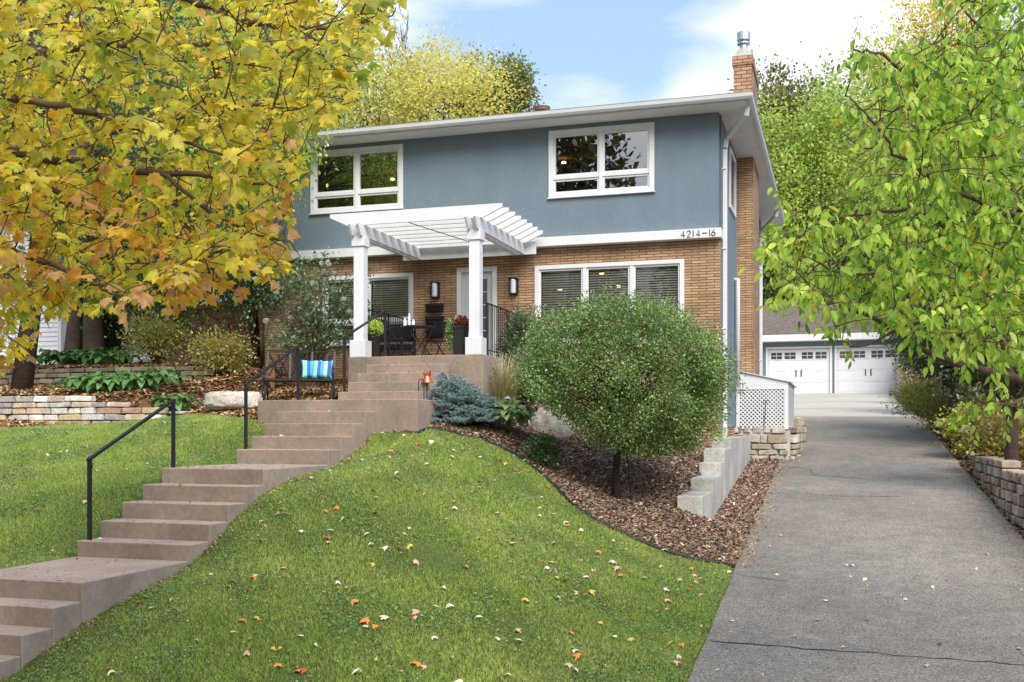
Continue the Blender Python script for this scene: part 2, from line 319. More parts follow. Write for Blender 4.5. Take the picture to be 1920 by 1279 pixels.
# ------------------------------------------------------------------ terrain
SL, SR = -8.20, -6.74                       # the two sides of the front steps
STEPS = [(4.39, -3.18), (4.77, -3.005), (5.15, -2.83), (5.53, -2.655), (5.91, -2.48), (6.29, -2.305), (6.67, -2.13), (7.05, -1.955), (7.43, -1.78), (7.81, -1.605), (8.19, -1.43),
         (9.88, -1.255), (10.27, -1.064), (10.66, -.873), (11.05, -.682), (11.44, -.49),
         (13.17, -.285), (13.55, -.10), (13.93, .085), (14.31, .27), (14.70, .455)]
PSTEPS = [(16.36, .64), (16.74, .82), (17.12, .995), (17.50, 1.17)]
XL, XR = -1.2, 2.36                         # driveway edges
def drive(Y): return np.where(Y < 35.3, -3.1 + .099 * Y, .395 + .077 * (np.minimum(Y, 60) - 35.3))
_cp = [(-1.2, y, -3.1 + .099 * y) for y in range(-10, 24, 3)] + [(-2.0, y, -3.1 + .099 * y) for y in (5, 8, 11)] + [(-1.9, 13.6, -1.68), (-2.76, 13.6, -1.36), (-3.42, 13.8, -1.04), (-4.02, 14.5, -.65), (-5.37, 14.9, -.12),
       (-3.2, 15.5, -1.02), (-2.5, 15.4, -1.12), (-2.4, 17.2, -.8), (-2.4, 19.6, -.4), (-2.4, 22, -.3), (-4.5, 17, -.25), (-4.5, 20.5, .3), (-6, 17, .35), (-6, 20.8, .6), (-5.2, 16, .0),
       (-6.6, 7.19, -2.12), (-6.6, 8.2, -1.80), (-6.6, 8.94, -1.62), (-6.6, 9.88, -1.44), (-6.6, 10.66, -1.07), (-6.6, 11.46, -.75), (-6.6, 12.43, -.57), (-6.6, 13.1, -.50), (-6.6, 13.9, -.31), (-6.6, 14.3, -.17), (-6.5, 14.7, -.06), (-5.9, 14.7, -.05), (-6.7, 5.3, -2.8),
       (-4, 11, -1.22), (-2.6, 11, -1.72), (-5.3, 11, -.95), (-4, 8, -2.0), (-4, 13, -.85), (-5.5, 13, -.45), (-4.5, 5, -2.7), (-5.5, 8.5, -1.75), (-8.25, 7.2, -1.95), (-8.25, 8.2, -1.6), (-8.25, 9.0, -1.5), (-8.25, 9.9, -1.4), (-8.25, 11.4, -.66), (-8.25, 12.4, -.55), (-8.25, 13.2, -.48), (-8.9, 14.7, .12),
       (-8.9, 9.5, -1.47), (-11, 9.5, -1.45), (-11, 12, -.6), (-14.5, 12, -.6), (-14.5, 15.5, .1), (-11, 15.3, .12), (-18, 15.5, .1), (-18, 10, -1.3), (-9, 5, -2.7), (-15, 5, -2.7),
       (-9.5, 16.3, .4), (-9.5, 20.5, 1.02), (-11, 20.8, 1.0), (-10.5, 18.5, .72), (-13, 16.2, .12), (-13, 19.2, .45), (-13, 22, .7), (-18, 19.2, .45), (-18, 22, .7), (-13, 30, 1.1), (-30, 30, 1.1), (-30, 15, 0), (-30, 5, -2.7), (-13, 60, 2.2),
       (-5, 33, .4), (-5, 45, 1.1), (-30, 60, 2.2), (0, 70, 2.5), (30, 70, 4), (3.2, 10, -2.0), (3.2, 15, -1.55), (3.2, 20, -1.0), (3.2, 26, -.4), (3.2, 34, .5), (6, 10, -1.6), (6, 20, -.4), (6, 30, .6), (6, 45, 2),
       (14, 10, 0), (14, 25, 1.5), (14, 45, 3), (30, 25, 3), (30, 0, -1), (0, 0, -3.1), (-10, 0, -3.2), (10, 0, -3.0), (0, -30, -3.3), (-30, -30, -3.3), (30, -30, -3.2), (-60, 60, 3), (60, 60, 5), (-60, -60, -3), (60, -60, -3), (-60, 110, 5), (60, 110, 6), (0, 110, 5)]
_cp = np.array(_cp); _C = .5
_A = np.sqrt(((_cp[:, None, :2] - _cp[None, :, :2]) ** 2).sum(-1) + _C ** 2) - .0
_A[np.arange(len(_cp)), np.arange(len(_cp))] -= .03
_off = _cp[:, 2].mean(); _W = np.linalg.solve(_A, _cp[:, 2] - _off)
def sstep(x): x = np.clip(x, 0, 1); return x * x * (3 - 2 * x)
def ground(X, Y):
    X = np.asarray(X, float); Y = np.asarray(Y, float); sh = X.shape; x = X.ravel(); y = Y.ravel(); z = np.full(x.shape, _off)
    for i in range(len(_cp)): z += _W[i] * np.sqrt((x - _cp[i, 0]) ** 2 + (y - _cp[i, 1]) ** 2 + _C ** 2)
    z += .5 * sstep((y - 15.95) / .2) * sstep((-11.6 - x) / .4) + .42 * sstep((y - 19.45) / .2) * sstep((-12.8 - x) / .4)
    # bank behind the stone wall right of the driveway
    h = np.interp(y, [5, 16, 19, 23, 25.5], [.9, .85, .6, .25, 0.])
    z += h * sstep((x - 2.95) / .25)
    d = drive(y)
    # mulch strip between the concrete wall and the driveway
    w = sstep((x + 2.25) / .3) * sstep((y - 15.45) / .1) * (y < 35)
    z = z * (1 - w) + (d - .0) * w
    st_z = np.interp(y, [c for yf, zt in STEPS for c in (yf - .01, yf)][1:] + [16.3], [c for q_ in range(len(STEPS)) for c in ((STEPS[q_ - 1][1] if q_ else 0), STEPS[q_][1])][1:] + [.455])
    z = np.where((x < SL + .03) & (x > SL - 1.2) & (y > 6) & (y < 14.6), np.minimum(z, st_z - .05 + .45 * np.maximum(0, SL - x)), z)
    z -= .05 * sstep((x + 6.78) / .02) * sstep((-6.15 - x) / .45) * sstep((y - 7) / .5) * sstep((14.6 - y) / .4)
    # under the driveway and the pad
    w = np.minimum(sstep((x - XL + .25) / .25), sstep((XR + .45 - x) / .25)); z = z * (1 - w) + (d - .05) * w
    w = (y > 34.9) & (y < 53) & (x > -16) & (x < 3.0); z = np.where(w, np.minimum(z, d - .08), z)
    # under steps, landings, porch, house
    for i, (yf, zt) in enumerate(STEPS):
        ye = STEPS[i + 1][0] if i + 1 < len(STEPS) else 16.36
        w = (x > SL + .03) & (x < SR - .03) & (y >= yf - .05) & (y < ye + .05); z = np.where(w, np.minimum(z, zt - .3), z)
    w = (x > -8.8) & (x < -6.0) & (y > 14.66) & (y < 17.95); z = np.where(w, np.minimum(z, .3 - .35), z)
    return z.reshape(sh)
def g1(x, y): return float(ground(np.array([x]), np.array([y]))[0])
def hit(px, py, y0=4.0, y1=45.0):
    """first point of the terrain seen along the ray of a photo pixel"""
    ts = np.linspace(y0, y1, 1600); p = pix(px, py, Y=1.0); X = ts * p.x; Z = ts * p.z; g = ground(X, ts)
    k = np.argmax(g >= Z); return Vector((X[k], ts[k], g[k]))
EDGE_PX = [(770, 800), (800, 806), (870, 820), (905, 828), (940, 842), (968, 856), (990, 872), (1012, 888), (1030, 905), (1050, 926), (1075, 950), (1110, 975), (1160, 1000), (1220, 1025), (1290, 1048), (1370, 1064)]
EDGE = [(-6.0, 14.62)] + [tuple(hit(*p)[:2]) for p in EDGE_PX[1:]] + [(-1.25, 13.7)]
LEFT_PX = [(480, 792), (440, 783), (400, 779), (350, 777), (300, 780), (250, 784), (190, 789), (130, 795), (60, 801), (0, 806)]
LEFT = [(-8.75, 14.75)] + [tuple(hit(*p)[:2]) for p in LEFT_PX[1:]] + [(-17, 15.6), (-60, 15.8)]
MPOLY = [(-1.22, 35.5)] + [(-1.22, 13.7)] + EDGE[::-1][1:] + LEFT + [(-60, 110), (-14, 110)]
def inpoly(X, Y, poly):
    r = np.zeros(np.shape(X), bool); n = len(poly)
    for i in range(n):
        x0, y0 = poly[i]; x1, y1 = poly[(i + 1) % n]
        c = ((y0 > Y) != (y1 > Y)) & (X < (x1 - x0) * (Y - y0) / ((y1 - y0) or 1e-9) + x0); r ^= c
    return r
def ismulch(X, Y): return inpoly(X, Y, MPOLY) | ((X > 2.3) & (Y > 3)) | (Y > 35)
def axis(segs):
    a = [np.arange(s, e, d) for s, e, d in segs]; return np.concatenate(a + [[segs[-1][1]]])
gx = axis([(-90, -30, 6), (-30, -19, .8), (-19, -8.25, .14), (-8.25, -8.19, .06), (-8.19, -8.14, .05), (-8.14, -6.82, .14), (-6.80, -6.755, .045), (-6.755, -6.735, .02), (-6.735, -2.3, .13), (-2.3, -1.0, .08), (-1.0, 2.2, .4), (2.2, 4, .12), (4, 10, .3), (10, 30, 1), (30, 90, 6)])
gy = axis([(-60, 0, 5), (0, 5, .5), (5, 17, .12), (17, 26, .16), (26, 56, .5), (56, 130, 4)])
GX, GY = np.meshgrid(gx, gy); GZ = ground(GX, GY)
bump = np.array([noise.noise(Vector((x * 1.3, y * 1.3, 0))) for x, y in zip(GX.ravel(), GY.ravel())]).reshape(GX.shape)
GZ = GZ + .02 * bump * (np.abs(GX - .6) > 1.9)
nx, ny = len(gx), len(gy); ii, jj = np.meshgrid(np.arange(nx - 1), np.arange(ny - 1)); k0 = (jj * nx + ii).ravel()
GF = np.stack([k0, k0 + 1, k0 + nx + 1, k0 + nx], 1)
mu = ismulch(GX, GY).ravel()
gc = np.where(mu[:, None], np.array(lin(104, 72, 50)[:3])[None], np.array(lin(74, 88, 40)[:3])[None])
M['ground'] = mat('ground', attr=True, rough=.95, nscale=2.5, namt=.12, bump=.8, bscale=50, fine=110)
gr = fastmesh('ground', np.stack([GX.ravel(), GY.ravel(), GZ.ravel()], 1), GF, M['ground'], gc); gr['kind'] = 'structure'
gr.data.polygons.foreach_set('use_smooth', [True] * len(gr.data.polygons))
# driveway: one sheet, then a crack line and an apron
def sheet(name, xs, ys, m, dz=0, wob=0):
    X, Y = np.meshgrid(xs, ys); Z = drive(Y) + dz
    if wob: X = X + (np.abs(X - xs[0]) < .01) * wob * np.sin(Y * 3.1) * .6 + (np.abs(X - xs[-1]) < .01) * wob * np.sin(Y * 2.3 + 1)
    n, k = len(xs), len(ys); a, b = np.meshgrid(np.arange(n - 1), np.arange(k - 1)); q = (b * n + a).ravel()
    o = fastmesh(name, np.stack([X.ravel(), Y.ravel(), Z.ravel()], 1), np.stack([q, q + 1, q + n + 1, q + n], 1), m); o['kind'] = 'structure'; return o
sheet('driveway', np.concatenate([[XL - .05], np.linspace(XL + .1, XR - .1, 9), [XR + .06]]), np.arange(-6, 35.35, .35), M['asphalt'], wob=.014)
cp = MB(); poly = [(-14, 35.3), (1.9, 35.3), (2.32, 35.45), (2.36, 36.2), (2.36, 51.9), (-14, 51.9)]
vs = [(x, y, float(drive(np.array(y))) + .03) for x, y in poly]; cp.add(vs + [(x, y, z - .3) for x, y, z in vs], [tuple(range(6))] + [(i, (i + 1) % 6, 6 + (i + 1) % 6, 6 + i) for i in range(6)])
o = cp.build('concrete_pad', M['pad']); o['kind'] = 'structure'
cp = MB()
for y in (39.6, 43.9, 48.2): cp.add([(-14, y, drive(y) + .034), (2.36, y, drive(y) + .034), (2.36, y + .05, drive(y) + .034), (-14, y + .05, drive(y) + .034)], [(0, 1, 2, 3)])
o = cp.build('pad_joints', mat('joint', lin(120, 112, 100), .9)); o['kind'] = 'structure'
def crack(pts, wd, name='driveway_crack', m=None):
    c = MB(); P = []
    for (x0, y0), (x1, y1) in zip(pts[:-1], pts[1:]):
        for t in np.linspace(0, 1, 8, endpoint=False): P.append((x0 + (x1 - x0) * t + random.gauss(0, .008), y0 + (y1 - y0) * t + random.gauss(0, .018)))
    P.append(pts[-1]); vs = []; fs = []
    for i, (x, y) in enumerate(P):
        ww = wd * (.3 + random.random()); z = float(drive(np.array(y)))
        vs += [(x, y - ww, z + .004 - ww * .099), (x, y + ww, z + .004 + ww * .099)]
        if i: fs.append((2 * i - 2, 2 * i, 2 * i + 1, 2 * i - 1))
    c.add(vs, fs); return c
cm = mat('crack_fill', lin(60, 57, 50), .95)
c1 = crack([(XL, 10.4), (-.3, 10.35), (.6, 10.3), (1.5, 10.25), (2.36, 10.2)], .014)
c2 = crack([(XL + .3, 19.6), (.2, 19.4), (1.0, 19.5)], .012); c3 = crack([(XL, 13.2), (-.6, 13.0)], .008)
c4 = crack([(XL + .1, 23.2), (-.6, 23.0), (-.5, 22.1), (.4, 21.6)], .022)
for c in (c2, c3, c4): c1.add(c.v, c.f)
o = c1.build('driveway_cracks', cm); o['kind'] = 'structure'
# ------------------------------------------------------------------ front steps
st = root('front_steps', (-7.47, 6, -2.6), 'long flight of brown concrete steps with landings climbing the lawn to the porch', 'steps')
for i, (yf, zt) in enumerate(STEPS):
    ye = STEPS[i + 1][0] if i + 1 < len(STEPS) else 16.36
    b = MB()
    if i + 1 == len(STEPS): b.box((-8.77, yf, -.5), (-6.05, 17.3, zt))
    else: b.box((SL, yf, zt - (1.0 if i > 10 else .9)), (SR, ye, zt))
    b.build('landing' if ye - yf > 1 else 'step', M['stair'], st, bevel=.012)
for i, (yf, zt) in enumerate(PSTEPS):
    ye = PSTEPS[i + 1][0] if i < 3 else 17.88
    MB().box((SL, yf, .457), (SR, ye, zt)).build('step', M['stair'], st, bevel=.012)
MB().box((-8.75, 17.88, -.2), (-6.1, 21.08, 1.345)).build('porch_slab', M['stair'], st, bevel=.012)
for o in st.children:                                            # picked by face direction: risers brown, treads and right flanks paler
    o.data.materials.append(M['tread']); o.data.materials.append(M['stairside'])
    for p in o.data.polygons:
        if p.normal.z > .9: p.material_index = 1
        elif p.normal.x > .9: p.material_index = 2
# ------------------------------------------------------------------ house
H = root('house', (-7.3, 21, 0), 'two storey house with blue stucco above tan brick under a white eaved hip roof', 'house')
YF, YB, HX0, HX1, HY1 = 21.0, 21.1, -12.4, -2.26, 32.7
def X_at(px, Y=YF): return pix(px, 500, Y=Y).x
def wall(name, x0, x1, z0, z1, y, holes, m, th=.22):
    b = MB(); xs = sorted({x0, x1, *[h[0] for h in holes], *[h[1] for h in holes]}); zs = sorted({z0, z1, *[h[2] for h in holes], *[h[3] for h in holes]})
    for i in range(len(xs) - 1):
        for j in range(len(zs) - 1):
            cx, cz = (xs[i] + xs[i + 1]) / 2, (zs[j] + zs[j + 1]) / 2
            if not any(h[0] < cx < h[1] and h[2] < cz < h[3] for h in holes): b.box((xs[i], y, zs[j]), (xs[i + 1], y + th, zs[j + 1]))
    return b.build(name, m, H)
UR = (X_at(1029), X_at(1227), 4.77, 6.15); UL = (X_at(583), X_at(756), 4.77, 6.15)
LR = (X_at(1003, YB), X_at(1283, YB), 1.75, 3.40); LLw = (X_at(605, YB), X_at(775, YB), 1.86, 3.38)
DR = (X_at(857, YB), X_at(932, YB), 1.345, 3.43)
wall('upper_wall', HX0, HX1, 3.95, 6.24, YF, [UR, UL], M['stucco'], .3)
wall('brick_wall', HX0, HX1 + .02, -1.2, 3.76, YB, [LR, LLw, DR], M['brick'])
b = MB(); b.box((HX1 - .25, YF + .30, .05), (HX1 + .01, HY1, 6.24)); b.build('side_wall', M['stucco'], H)
b = MB(); b.box((HX1 - .25, YF + .32, -1.4), (HX1 - .01, HY1, .05)); b.build('basement_wall', M['brick'], H)
b = MB(); b.box((HX0, YF + .32, -.5), (HX0 + .25, HY1, 6.24)); b.box((HX0 + .25, HY1 - .2, -.5), (HX1 - .25, HY1, 6.24)); b.build('rear_walls', M['stucco'], H)
b = MB(); b.box((HX0, YF - .12, 3.762), (HX1 + .06, YF + .25, 3.948)); b.build('belt_board', M['white'], H, bevel=.006)
# rooms behind the glass
b = MB(); b.box((HX0 + .25, 25.2, 1.2), (HX1 - .25, 25.3, 6.2)); b.box((HX0 + .25, 21.35, 3.77), (HX1 - .25, 25.2, 3.94)); b.box((HX0 + .25, 21.35, 1.2), (HX1 - .25, 25.2, 1.3)); b.box((HX0 + .25, 21.35, 6.1), (HX1 - .25, 25.2, 6.2)); b.box((-7.9, 21.35, 1.3), (-7.8, 25.2, 3.77))
b.build('room_shell', M['interior'], H)
b = MB()
for px, py, y in ((1057, 305, 23.0), (1186, 294, 23.4), (1050, 542, 22.6), (1160, 537, 22.6), (1128, 512, 22.0), (736, 336, 23.0), (716, 345, 24.2), (690, 345, 24.4)):
    p = pix(px, py, Y=y); MB().lathe(p, [(.05, -.015), (.05, .015)], 10).build('ceiling_light', M['warm'], H)
b = MB().box((-10.9, 23.0, 2.3), (-10.7, 23.15, 2.75)); b.build('table_lamp', M['warm'], H)
def window(box, y, cols, transom=None, blinds=False, glass='glass', widths=None, cas=.085, curtain=False):
    x0, x1, z0, z1 = box; b = MB(); f = cas
    b.box((x0, y - .03, z0), (x0 + f, y + .10, z1)); b.box((x1 - f, y - .03, z0), (x1, y + .10, z1))
    b.box((x0 + f, y - .028, z1 - f), (x1 - f, y + .10, z1)); b.box((x0 + f, y - .028, z0), (x1 - f, y + .10, z0 + f * .8))
    b.box((x0 - .02, y - .06, z0 - .025), (x1 + .02, y + .02, z0 - .001))
    wn = b.build('window', M['white'], H, bevel=.005)
    xs = [x0 + f + (x1 - x0 - 2 * f) * k / cols for k in range(cols + 1)]
    zz = [(z0 + f * .8, z1 - f)] if transom is None else [(z0 + f * .8, transom - .035), (transom + .035, z1 - f)]
    b = MB()
    for k in range(1, cols): b.box((xs[k] - .035, y - .02, z0 + f * .8), (xs[k] + .035, y + .09, z1 - f))
    if transom is not None:
        for k in range(cols):
            b.box((xs[k] + (.035 if k else 0), y - .018, transom - .035), (xs[k + 1] - (.035 if k < cols - 1 else 0), y + .088, transom + .035))
    b.build('mullion', M['white'], wn, bevel=.004)
    for k in range(cols):
        xa = xs[k] + (.035 if k else 0); xb = xs[k + 1] - (.035 if k < cols - 1 else 0)
        for r, (za, zb) in enumerate(zz):
            s = .04; b = MB()
            b.box((xa, y + .005, za), (xa + s, y + .075, zb)); b.box((xb - s, y + .005, za), (xb, y + .075, zb)); b.box((xa + s, y + .007, zb - s), (xb - s, y + .075, zb)); b.box((xa + s, y + .007, za), (xb - s, y + .075, za + s))
            b.build('sash', M['white'], wn, bevel=.003)
            b = MB().add([(xa + s, y + .04, za + s), (xb - s, y + .04, za + s), (xb - s, y + .04, zb - s), (xa + s, y + .04, zb - s)], [(0, 1, 2, 3)])
            b.build('pane', M[glass], wn)
            if blinds:
                b = MB(); z = za + s
                while z < zb - s: b.add([(xa + s, y + .11, z + .010), (xb - s, y + .11, z + .010), (xb - s, y + .122, z + .042), (xa + s, y + .122, z + .042)], [(0, 1, 2, 3)]); z += .050
                for xx in (xa + .25, xb - .25): b.box((xx - .003, y + .105, za + s), (xx + .003, y + .11, zb - s))
                b.build('blinds', M['blind'], wn)
    return wn
window(UR, YF, 2, 5.17, cas=.1); window(UL, YF, 2, 5.17, cas=.1)
window(LR, YB, 3, 2.12, True, 'glasslow'); window(LLw, YB, 2, 2.36, True, 'glasslow')
# front door
b = MB(); x0, x1, z0, z1 = DR
b.box((x0, YB - .03, z0), (x0 + .1, YB + .12, z1)); b.box((x1 - .1, YB - .03, z0), (x1, YB + .12, z1)); b.box((x0 + .1, YB - .028, z1 - .1), (x1 - .1, YB + .12, z1))
b.build('door_frame', M['white'], H, bevel=.005)
xa, xb = x0 + .105, x1 - .105; ga, gb = xa + .2, xb - .11
b = MB(); b.box((xa, YB + .02, z0 + .01), (ga, YB + .07, z1 - .105)); b.box((gb, YB + .02, z0 + .01), (xb, YB + .07, z1 - .105)); b.box((ga, YB + .022, z0 + .01), (gb, YB + .068, z0 + .2)); b.box((ga, YB + .022, z1 - .25), (gb, YB + .068, z1 - .105))
d = b.build('front_door', M['door'], H, bevel=.004)
b = MB()
for k in range(1, 6): zz = z0 + .2 + (z1 - .25 - z0 - .2) * k / 6; b.box((ga, YB + .025, zz - .008), (gb, YB + .045, zz + .008))
b.box((ga, YB + .024, z0 + .2), (ga + .008, YB + .046, z1 - .25)); b.box((gb - .008, YB + .024, z0 + .2), (gb, YB + .046, z1 - .25)); b.build('glazing_bars', M['white'], d)
MB().add([(ga, YB + .05, z0 + .2), (gb, YB + .05, z0 + .2), (gb, YB + .05, z1 - .25), (ga, YB + .05, z1 - .25)], [(0, 1, 2, 3)]).build('pane', M['glasslow'], d)
MB().tube([(xa + .06, YB + .02, 2.35), (xa + .06, YB - .03, 2.35), (xa + .13, YB - .03, 2.35)], .012).build('handle', M['black'], d)
# eaves, gutters, roof
E0, E1, EF, EB = HX0 - .55, HX1 + .565, YF - .54, HY1 + .55
b = MB(); b.box((E0, EF, 6.242), (E1, EB, 6.26)); b.build('soffit', M['soffit'], H)
b = MB(); b.box((E0 - .02, EF - .02, 6.225), (E1 + .02, EF, 6.37)); b.box((E1, EF, 6.225), (E1 + .02, EB, 6.37)); b.box((E0 - .02, EF, 6.225), (E0, EB, 6.37)); b.build('fascia', M['gutter'], H)
def gut(axis_, a, b0, b1, sgn):
    prof = [(0, 6.37), (0, 6.262), (.06 * sgn, 6.262), (.095 * sgn, 6.305), (.105 * sgn, 6.37), (.115 * sgn, 6.382), (.095 * sgn, 6.382), (.085 * sgn, 6.315), (.012 * sgn, 6.275), (.012 * sgn, 6.37)]
    return MB().prism([(a + p, z) for p, z in prof], axis_, b0, b1)
gut('x', EF - .022, E0 - .12, E1 + .135, -1).build('gutter', M['gutter'], H)
gut('y', E1 + .022, EF - .02, EB, 1).build('gutter', M['gutter'], H)
b = MB(); pitch = math.tan(R(17.0)); hw = (EB - EF) / 2; zr = 6.46 + hw * pitch; y_m = (EB + EF) / 2
vs = [(E0 - .04, EF - .04, 6.385), (E1 + .04, EF - .04, 6.385), (E1 + .04, EB + .04, 6.385), (E0 - .04, EB + .04, 6.385)]
rl = max((E1 - E0) / 2 - .2 - 0, 0); rx0, rx1 = E0 + min(hw, (E1 - E0) / 2 - .3), E1 - min(hw, (E1 - E0) / 2 - .3)
zr = 6.385 + ((E1 - E0) / 2 - .3) * pitch
vs += [(rx0, EF + (rx0 - E0), zr), (rx1, EF + (E1 - rx1), zr), (rx1, EB - (E1 - rx1), zr), (rx0, EB - (rx0 - E0), zr)]
b.add(vs, [(0, 1, 5, 4), (1, 2, 6, 5), (2, 3, 7, 6), (3, 0, 4, 7), (4, 5, 6, 7), (3, 2, 1, 0)]); rf = b.build('roof', M['shingle'], H)
p = pix(1017, 202, Y=24.0); b = MB().lathe((p.x, 24.0, p.z - .35), [(.12, 0), (.12, .26), (.19, .26), (.19, .36), (.1, .38)], 14); b.build('roof_vent', mat('vent_brown', lin(110, 80, 66), .6), rf)
# chimney
b = MB(); b.box((HX1 + .001, 24.7, -1.0), (-1.88, 26.5, 6.241)); b.build('chimney_base', M['brick'], H)
b = MB(); cx0, cx1, cy0, cy1 = -2.32, -1.91, 24.7, 26.45
b.box((cx0, cy0, 6.25), (cx1, cy1, 8.38)); b.box((cx0 - .03, cy0 - .03, 8.38), (cx1 + .03, cy1 + .03, 8.58))
ch = b.build('chimney', M['stack'], H)
b = MB(); b.add([(cx0 - .02, cy0 - .02, 8.58), (cx1 + .02, cy0 - .02, 8.58), (cx1 + .02, cy1 + .02, 8.58), (cx0 - .02, cy1 + .02, 8.58), (cx0 + .12, cy0 + .12, 8.80), (cx1 - .12, cy0 + .12, 8.80), (cx1 - .12, cy1 - .12, 8.80), (cx0 + .12, cy1 - .12, 8.80)],
               [(0, 1, 5, 4), (1, 2, 6, 5), (2, 3, 7, 6), (3, 0, 4, 7), (4, 5, 6, 7)]); b.build('crown', M['conc'], ch)
for yy, s in ((24.98, .88), (26.0, .75)):
    b = MB(); c = (-2.115, yy, 8.79); b.lathe(c, [(.1 * s, 0), (.1 * s, .16 * s), (.17 * s, .17 * s), (.17 * s, .20 * s), (.09 * s, .21 * s), (.09 * s, .26 * s), (.17 * s, .27 * s), (.175 * s, .47 * s), (.165 * s, .48 * s)], 20); b.build('flue_cap', M['chrome'], ch)
# side window, downspouts, conduit
b = MB(); x = HX1 + .011
for y0, y1, z0, z1 in ((22.9, 24.15, 4.75, 6.05),):
    b.box((x, y0, z0), (x + .04, y0 + .1, z1)); b.box((x, y1 - .1, z0), (x + .04, y1, z1)); b.box((x, y0 + .1, z0), (x + .038, y1 - .1, z0 + .1)); b.box((x, y0 + .1, z1 - .1), (x + .038, y1 - .1, z1))
    sw = b.build('window', M['white'], H); MB().box((x, y0 + .1, z0 + .1), (x + .015, y1 - .1, z1 - .1)).build('pane', mat('side_glass', lin(46, 52, 58), .05, spec=1), sw)
def dsp(x, y, z0): 
    b = MB(); b.bar((x + .56, y - .62, 6.28), (x + .52, y - .56, 6.08), .10, .075); b.bar((x + .535, y - .59, 6.12), (x + .1, y, 5.82), .10, .075); b.bar((x + .1, y, 5.83), (x + .07, y, 5.6), .085, .06); b.bar((x + .07, y, 5.64), (x + .07, y, z0), .085, .06, up=(0, 1, 0))
    for zz in (5.2, 3.6, 2.0): b.box((x, y - .05, zz), (x + .105, y + .05, zz + .03))
    return b.build('downspout', M['white'], H, bevel=.006)
dsp(HX1 + .01, 21.42, -.9); dsp(HX1 + .01, 31.6, -.2)
b = MB().box((HX1 + .012, 21.2, -1.0), (HX1 + .03, 21.3, 6.24)); b.build('corner_trim', M['stucco'], H)
b = MB().tube([(HX1, 24.1, 3.36), (HX1 + .09, 24.1, 3.36), (HX1 + .09, 24.1, 3.2), (HX1 + .09, 24.1, .95)], .05, 10); b.build('conduit', M['white'], H, smooth=True)
b = MB().box((HX1 + .012, 27.4, 2.2), (HX1 + .1, 28.6, 3.4)); b.build('utility_cover', M['white'], H)
# house number
b = MB(); y = YF - .128; zb = 3.79; hh = .125
def stroke(pts, x): b.tube([(x + px * hh, y, zb + pz * hh) for px, pz in pts], .0075, 6)
def arc(cx, cz, r, a0, a1, n=12): return [(cx + r * math.cos(R(a0 + (a1 - a0) * i / n)), cz + r * math.sin(R(a0 + (a1 - a0) * i / n))) for i in range(n + 1)]
D4 = [[(.42, 0), (.42, 1), (0, .3), (.6, .3)]]; D2 = [arc(.27, .73, .27, 170, -35) + [(0, 0), (.56, 0)]]; D1 = [[(.1, 0), (.1, 1)]]
D6 = [[(.45, 1), (.12, .5)] + arc(.3, .29, .28, 150, 510, 18)]; DD = [[(0, .5), (.75, .5)]]
xs0 = X_at(1277, YF - .12); xs1 = X_at(1341, YF - .12); adv = (xs1 - xs0) / 4.95
for k, dg in zip((0, .9, 1.75, 2.3, 3.2, 4.2, 4.55), (D4, D2, D1, D4, DD, D1, D6)):
    for s in dg: stroke(s, xs0 + k * adv * .97)
b.build('house_number', M['black'], H)
# lanterns and mailboxes on the brick
for k, (px, py) in enumerate(((816, 544), (963, 537))):
    p = pix(px, py, Y=YB - .06)
    t = root('wall_lantern', (p.x, YB - .001, p.z), ('black wall lantern with frosted glass above the three mailboxes', 'black wall lantern with frosted glass between the front door and the wide window')[k], 'wall lamp', 'wall lanterns beside the front door')
    b = MB(); x, z = p.x, p.z; b.box((x - .09, YB - .03, z - .17), (x + .09, YB - .002, z + .17)); b.box((x - .095, YB - .14, z + .145), (x + .095, YB - .03, z + .17)); b.box((x - .085, YB - .13, z - .17), (x + .085, YB - .03, z - .15))
    for sx in (-1, 1): b.box((x + sx * .085 - .008, YB - .13, z - .15), (x + sx * .085 + .008, YB - .115, z + .145))
    b.build('lamp_frame', M['black'], t, bevel=.004)
    MB().lathe((x, YB - .085, z - .148), [(.055, 0), (.058, .02), (.058, .27), (.055, .29)], 20).build('glass_shade', M['frost'], t, smooth=True)
for k, (py0, nm) in enumerate(((571, 'top'), (595, 'middle'), (618.5, 'lowest'))):
    p0 = pix(798, py0, Y=YB - .13); p1 = pix(828, py0 + 13, Y=YB - .13); x0, x1, z1, z0 = p0.x, p1.x, p0.z, p1.z
    t = root('mailbox', ((x0 + x1) / 2, YB, z0), f'dark flat wall mailbox, the {nm} of three stacked left of the door', 'mailbox', 'mailboxes on the brick wall')
    MB().prism([(YB - .12, z0), (YB - .001, z0), (YB - .001, z1), (YB - .10, z1), (YB - .12, z1 - .03)], 'x', x0, x1).build('box', M['mail'], t, bevel=.006)
    MB().prism([(YB - .135, z1 - .05), (YB - .123, z1 - .05), (YB - .104, z1 + .012), (YB - .002, z1 + .012), (YB - .002, z1 + .022), (YB - .112, z1 + .022)], 'x', x0 - .012, x1 + .012).build('lid', M['mail'], t, bevel=.002)
